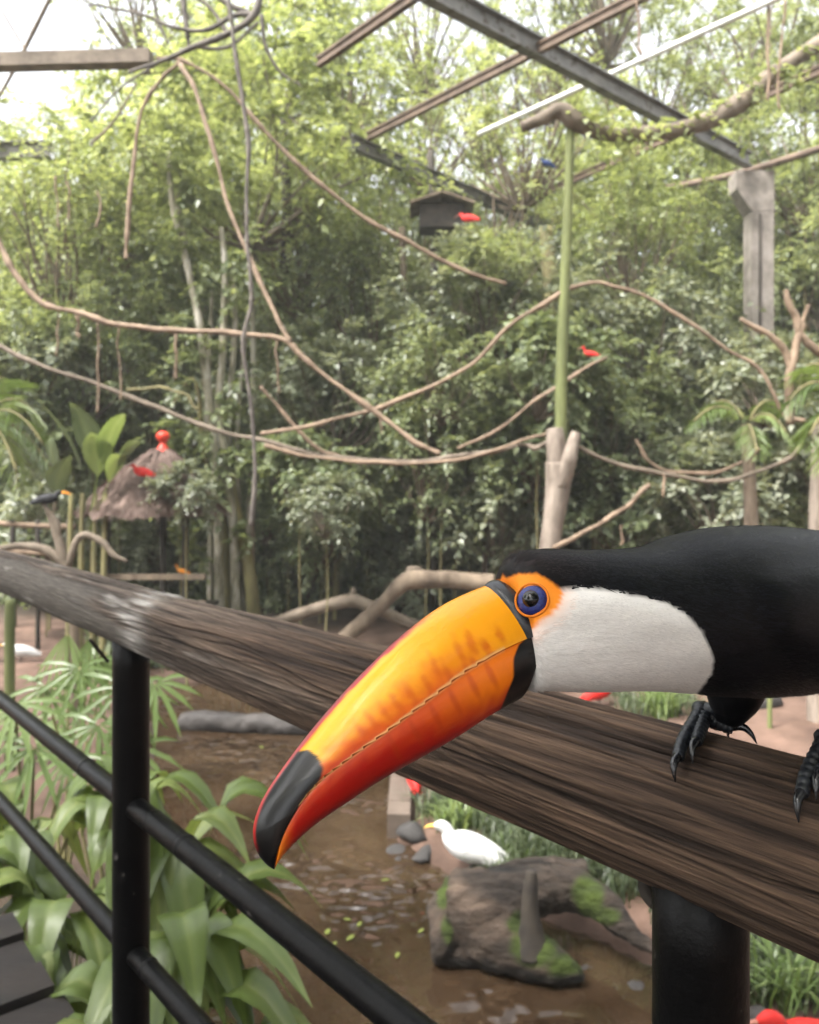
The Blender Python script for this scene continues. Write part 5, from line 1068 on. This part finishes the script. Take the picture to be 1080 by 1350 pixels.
for (px, py, L, lab) in ((870, 945, .42, 'bright spiky grass clump behind the handrail, below the toucan belly'), (1040, 1312, .32, 'spiky grass clump on the near bank beside the black post'), (600, 1085, .24, 'grass clump growing beside the pond kerb'), (680, 1135, .2, 'grass tuft beneath the tail of the egret')):
    p = G(px, py, 0); p[2] = float(ground_z(p[0], p[1])) - .01; v, t, rn = blades(rs, p[None], 130, L, .008, .06, .62, .75)
    tag(link('grass_clump', fastmesh('grass_clump', v, t, M['palm'], rn)), lab, 'grass')
# low plants in front of the undergrowth
cen = np.vstack([patch([(0, 800), (340, 800), (640, 800), (1080, 790), (1080, 775), (0, 780)], 260), patch([(120, 885), (200, 885), (330, 868), (330, 850), (120, 860)], 40)])
v, t, rn = blades(rs, cen, 12, .55, .03, .15, .4, .8); o = link('undergrowth', fastmesh('undergrowth', v, t, M['leaf_dark'], rn)); tag(o, 'low strap leaved ground cover under the trees', 'ground cover', kind='stuff')
# floating leaves
flm = mat('fallen_leaf', (.07, .09, .015), (.13, .145, .03), 8, .6); mb = MB(); mb.add([(-.5, 0, 0), (-.2, .2, .02), (.2, .17, .02), (.5, 0, 0), (.2, -.17, .02), (-.2, -.2, .02)], [(0, 1, 5), (1, 2, 4, 5), (2, 3, 4)]); o0 = mb.build('fallen_leaf', flm); lm_ = o0.data; bpy.data.objects.remove(o0)
for i, (px, py) in enumerate(((508, 1160), (474, 1218), (458, 1212), (462, 1236), (432, 1228), (555, 1227), (524, 1259), (440, 1245), (345, 985))):
    p = G(px, py, WZ + .006); o = bpy.data.objects.new('fallen_leaf', lm_); col.objects.link(o); s = rs.uniform(.04, .07); o.location = p; o.scale = (s, s, s); o.rotation_euler = (0, 0, rs.rand() * 6); tag(o, 'yellow green leaf floating on the brown pond', 'leaf', 'leaves floating on the pond')

# ------------------------------------------------------------------ broad leaved plants below the bridge
def broadleaf(base, mid, tip, wid, name='leaf', m='palm', parent=None, fold=.25, tone=.5, stalk=.35, ns=12):
    """one arching leaf with a stalk: base -> mid -> tip"""
    base, mid, tip = (np.asarray(a, float) for a in (base, mid, tip))
    t_ = np.linspace(0, 1, ns); c_ = (base[None] * ((1 - t_) ** 2)[:, None] + 2 * (mid * 2 - (base + tip) / 2)[None] * (t_ * (1 - t_))[:, None] + tip[None] * (t_ ** 2)[:, None])
    tg = np.gradient(c_, axis=0); tg /= np.linalg.norm(tg, axis=1)[:, None] + 1e-9
    h = np.array([tip[0] - base[0], tip[1] - base[1], 0]); s_ = np.cross(h if np.linalg.norm(h) > .02 else [1., 0, 0], [0, 0, 1.]); s_ /= np.linalg.norm(s_); n = np.cross(s_, tg)
    u_ = np.clip((t_ - stalk) / (1 - stalk), 0, 1); w_ = wid * np.where(t_ < stalk, .035, np.maximum(np.sin(np.pi * u_ ** .72) ** .85, .035 * (u_ < .5)))
    v = []; cols_ = np.linspace(-1, 1, 9); vein = np.array([-.10, .05, -.05, .04, .22, .04, -.05, .05, -.10]); rn = []
    jit = RS.uniform(0, 99)
    for k, a in enumerate(cols_):
        wav = .06 * np.sin(t_ * 17 + k * 1.1 + jit) * abs(a)
        v.append(c_ + s_ * (a * w_)[:, None] + n * ((abs(a) * fold + wav - .10 * a * a) * w_)[:, None])
        rn.append(tone + vein[k] + .14 * noise(np.stack([t_ * 6, t_ * 0 + a * 2, t_ * 0 + jit], -1), 4))
    v = np.stack(v, 1).reshape(-1, 3); rn = np.stack(rn, 1).reshape(-1); q = []
    for i in range(ns - 1):
        for j in range(8): a = i * 9 + j; q += [(a, a + 1, a + 10), (a, a + 10, a + 9)]
    me = fastmesh(name, v, np.array(q), M[m], np.clip(rn, 0, 1), smooth=True); return link(name, me, parent)
M['broad'] = leafmat('broad_leaf', (.042, .064, .014), (.105, .148, .038), (.21, .245, .085), .30, rough=.34, vary=.35, spec=.5)
nb_ = M['broad'].node_tree   # parallel veins as fine relief
tcv = nb_.nodes.new('ShaderNodeTexCoord'); wv = nb_.nodes.new('ShaderNodeTexWave'); wv.inputs['Scale'].default_value = 45; wv.inputs['Distortion'].default_value = 2.5; bpv = nb_.nodes.new('ShaderNodeBump'); bpv.inputs['Strength'].default_value = .10; bpv.inputs['Distance'].default_value = .01
nb_.links.new(tcv.outputs['Object'], wv.inputs['Vector']); nb_.links.new(wv.outputs[1], bpv.inputs['Height']); nb_.links.new(bpv.outputs[0], nb_.nodes['Principled BSDF'].inputs['Normal'])
rs = np.random.RandomState(52)
def rosette(px, py, Y, n, L, W, label, seed, lift=1.0, az=None):
    r_ = np.random.RandomState(seed); top = P(px, py, Y); g = float(ground_z(top[0], top[1])); e = empty('broad_leaved_plant', (top[0], top[1], g), label, 'plant', None)
    for k in range(n):
        a = r_.uniform(0, 6.283) if az is None else r_.uniform(*az); o = np.array([math.cos(a), math.sin(a), 0]); l = L * r_.uniform(.75, 1.2); hz_ = r_.uniform(.35, 1.0)
        b = np.array([top[0], top[1], max(g, top[2] - .75)]) + o * .03; apx = np.array([top[0], top[1], top[2] - .25 * (1 - hz_)]) + o * l * .45 * hz_; tip = apx + o * l * .62 + np.array([0, 0, -l * r_.uniform(.1, .75)])
        broadleaf(b, apx, tip, W * r_.uniform(.8, 1.2), parent=e, m='broad', tone=r_.uniform(.3, .8), stalk=.45)
    return e
rosette(215, 1060, 2.45, 16, .42, .055, 'broad leaved plant whose glossy leaves arch out over the pond beside the black post', 1, az=(-1.9, 1.2))
rosette(215, 1180, 2.2, 16, .44, .06, 'broad leaved plant behind the crossbars, below the arching leaves', 2, az=(-2.2, 1.0))
rosette(200, 1290, 2.05, 16, .42, .062, 'low broad leaved plant at the foot of the left black post', 3)
rosette(90, 1130, 2.7, 18, .45, .06, 'broad leaved plant with upright leaves between the fan palms and the deck', 4)
rosette(30, 1060, 3.0, 16, .45, .055, 'broad leaved plant beside the crossbars at the far end of the deck', 5)
rosette(110, 1290, 2.3, 16, .42, .06, 'broad leaved plant growing against the edge of the deck', 6)
rosette(150, 1020, 3.1, 14, .4, .05, 'broad leaved plant behind the black post, under the fan palms', 7)
rosette(20, 1190, 2.75, 12, .42, .055, 'broad leaved plant at the very end of the deck planks', 8)
rosette(280, 1370, 2.1, 12, .36, .055, 'broad leaved plant at the water edge below the lower crossbar', 9)
# fan palms
def fan(e, c, r, nf, ang0, ang1, nrm, w_, tone):
    nrm = unit(np.asarray(nrm, float)); a = unit(np.cross(nrm, [0.02, 0, 1.])); b = np.cross(nrm, a); vs, ts, n0 = [], [], 0
    for k in range(nf):
        an = ang0 + (ang1 - ang0) * k / (nf - 1) + rs.normal(0, .06); d = a * math.cos(an) + b * math.sin(an); s_ = np.cross(nrm, d); rr_ = r * rs.uniform(.8, 1.1)
        for i, (t_, ww) in enumerate(((.05, .25), (.35, .9), (.7, 1), (1, .12))):
            q = c + d * rr_ * t_ + np.array([0, 0, -.34 * rr_ * t_ ** 2.2]); vs += [q - s_ * w_ * ww + nrm * w_ * .25, q, q + s_ * w_ * ww + nrm * w_ * .25]
        for i in range(3):
            for j in range(2): x_ = n0 + i * 3 + j; ts += [(x_, x_ + 1, x_ + 4), (x_, x_ + 4, x_ + 3)]
        n0 += 12
    return link('fan_leaf', fastmesh('fan_leaf', np.array(vs), np.array(ts), M['palm'], np.full(len(vs), tone), smooth=True), e)
for i, (rx, Y, heads, lab) in enumerate(((150, 3.6, ((165, 905, .26), (105, 880, .24), (60, 905, .2), (205, 900, .22), (130, 955, .24), (175, 985, .22)), 'fan palm with slender pale leaflets between the crossbars and the pond'), (90, 4.1, ((120, 840, .3), (90, 835, .28), (140, 860, .26), (40, 950, .24), (100, 935, .22)), 'taller fan palm with upright fans under the log handrail'), (30, 3.3, ((45, 985, .2), (90, 1000, .2), (20, 930, .2), (130, 1010, .18)), 'small fan palm above the upper crossbar'))):
    root = P(rx, 1000, Y); g = float(ground_z(root[0], root[1])); e = empty('fan_palm', (root[0], root[1], g), lab, 'palm')
    for j, (hx, hy, r_) in enumerate(heads):
        h_ = P(hx, hy, Y + rs.normal(0, .12)); mb = MB(); mb.tube([(root[0] + rs.normal(0, .05), root[1], g - .05), (root[0] * .6 + h_[0] * .4, root[1], (g + h_[2]) * .5), h_], [.012, .008, .005], 6, n=12); mb.build('stem', M['bark_olive'], e)
        up_ = hy < 865 and i == 1; fan(e, h_, r_, 10, *((.9, 2.25) if up_ else (-.5, 3.6)), (rs.normal(0, .3), -1, .25 if up_ else .75), .007 if up_ else .011, rs.uniform(.3, .65))
# banana-like plant by the shelter and feather palms
bn = empty('banana_plant', P(110, 800, 9.0) * [1, 1, 0], 'banana plant with big upright paddle leaves behind the thatched shelter', 'plant')
for (b, mdd, tp_, w_, tn) in (((112, 680), (100, 600), (35, 512), .15, .6), ((110, 680), (118, 590), (92, 530), .17, .35), ((116, 690), (140, 590), (165, 545), .15, .8), ((112, 690), (70, 610), (72, 575), .14, .3), ((118, 690), (165, 600), (190, 585), .12, .3), ((116, 690), (130, 610), (120, 570), .16, .95), ((118, 700), (150, 620), (158, 600), .13, .9), ((105, 690), (75, 640), (95, 600), .14, .25)):
    broadleaf(P(*b, 9.0), P(*mdd, 8.9), P(*tp_, 8.75), w_, parent=bn, m='palm' if tn > .75 else 'leaf_dark', tone=tn, stalk=.4)
for i, x_ in enumerate((90, 105, 122, 135)):
    mb = MB(); mb.tube([P(x_, 880, 9), P(x_ + 2, 760, 9), P(x_ + 4, 650, 9)], [.04, .035, .025], 8, n=10); mb.build('stem', M['bark_olive'], bn)
def frond(e, c, tip, droop, ln, w_, tone, nl=24):
    c, tip = np.asarray(c, float), np.asarray(tip, float); t_ = np.linspace(.08, 1, nl); ax = c[None] + (tip - c)[None] * t_[:, None] + np.array([0, 0, 1.]) * (droop * 4 * t_ * (1 - t_))[:, None]; tg = unit(np.gradient(ax, axis=0)); sd_ = unit(np.cross(tg, [0, 0, 1.]))
    b = np.repeat(ax, 2, 0); sg = np.tile([1., -1.], nl)[:, None]; d = np.repeat(tg, 2, 0) * .8 + np.repeat(sd_, 2, 0) * sg + np.array([0, 0, -.55]) + rs.normal(0, .1, (2 * nl, 3)); L_ = ln * np.repeat(np.sin(np.pi * np.clip(t_ * .9 + .08, 0, 1)) ** .6, 2)
    v, t = leaves(b, d, np.tile([0, 0, 1.], (2 * nl, 1)) + rs.normal(0, .2, (2 * nl, 3)), L_, np.full(2 * nl, w_)); o = link('frond', fastmesh('frond', v, t, M['palm'], np.full(len(v), tone)), e)
    mb = MB(); mb.tube(ax[::4], .012, 6, n=20); mb.build('midrib', M['bark_olive'], o).location = (0, 0, 0)
def palm(cx_, cy_, Y, tips, label, ln=.45, tone=.6):
    c = P(cx_, cy_, Y); e = empty('feather_palm', (c[0], c[1], 0), label, 'palm'); mb = MB(); mb.tube([(c[0], c[1], -.1), (c[0] + .05, c[1], c[2] * .5), c], [.1, .08, .06], 10, n=14, bump=.1); mb.build('trunk', M['bark_brown'], e)
    for a, b, dy, dr in tips: frond(e, c, P(a, b, Y + dy), dr, ln, .0075, np.clip(tone + rs.normal(0, .12), 0, 1))
palm(985, 560, 8.8, ((905, 568, -.3, .22), (930, 545, .5, .2), (1000, 605, -.9, .1), (1035, 545, .4, .2), (1045, 585, -.3, .2)), 'feather palm with pale drooping fronds below the hooked liana', .3, .8)
palm(1120, 540, 7.0, ((1030, 545, 0, .25), (1050, 500, .4, .25), (1060, 590, -.4, .15), (1090, 620, -.5, .1)), 'feather palm whose fronds reach in beside the dead branch', .4)
palm(-30, 560, 9.5, ((70, 610, -.4, .35), (60, 560, .3, .3), (30, 650, -.6, .3), (10, 500, .5, .2), (80, 640, .2, .3)), 'feather palm with pale drooping fronds beside the banana leaves', .55)
palm(440, 640, 13.6, ((370, 620, 0, .3), (400, 590, .4, .3), (470, 590, .3, .3), (510, 640, 0, .3), (480, 680, -.6, .2), (400, 680, -.6, .2)), 'dark feather palm in the undergrowth behind the double liana', .5, .3)
palm(350, 740, 13.8, ((300, 730, 0, .3), (320, 700, .4, .3), (380, 700, .3, .3), (400, 740, 0, .3), (370, 770, -.6, .2)), 'low dark palm beside the mossy stems', .4, .3)
palm(520, 720, 13.9, ((460, 720, 0, .3), (490, 680, .4, .3), (550, 680, .3, .3), (580, 730, 0, .3), (530, 760, -.6, .2)), 'low dark palm behind the arching fallen branch', .4, .35)

# ------------------------------------------------------------------ thin haze volume, added to veil the background and lift its shadows
hz = bpy.data.materials.new('veil_haze'); hz.use_nodes = True; n_ = hz.node_tree; n_.nodes.remove(n_.nodes['Principled BSDF'])
pv = n_.nodes.new('ShaderNodeVolumePrincipled'); pv.inputs['Color'].default_value = (.93, .96, .9, 1); pv.inputs['Density'].default_value = .0026; pv.inputs['Anisotropy'].default_value = .2
n_.links.new(pv.outputs[0], n_.nodes['Material Output'].inputs['Volume'])
mb = MB(); mb.box((0, 20, 10.5), (60, 45, 13.5)); h = mb.build('haze', hz, smooth=False); h['kind'] = 'stuff'
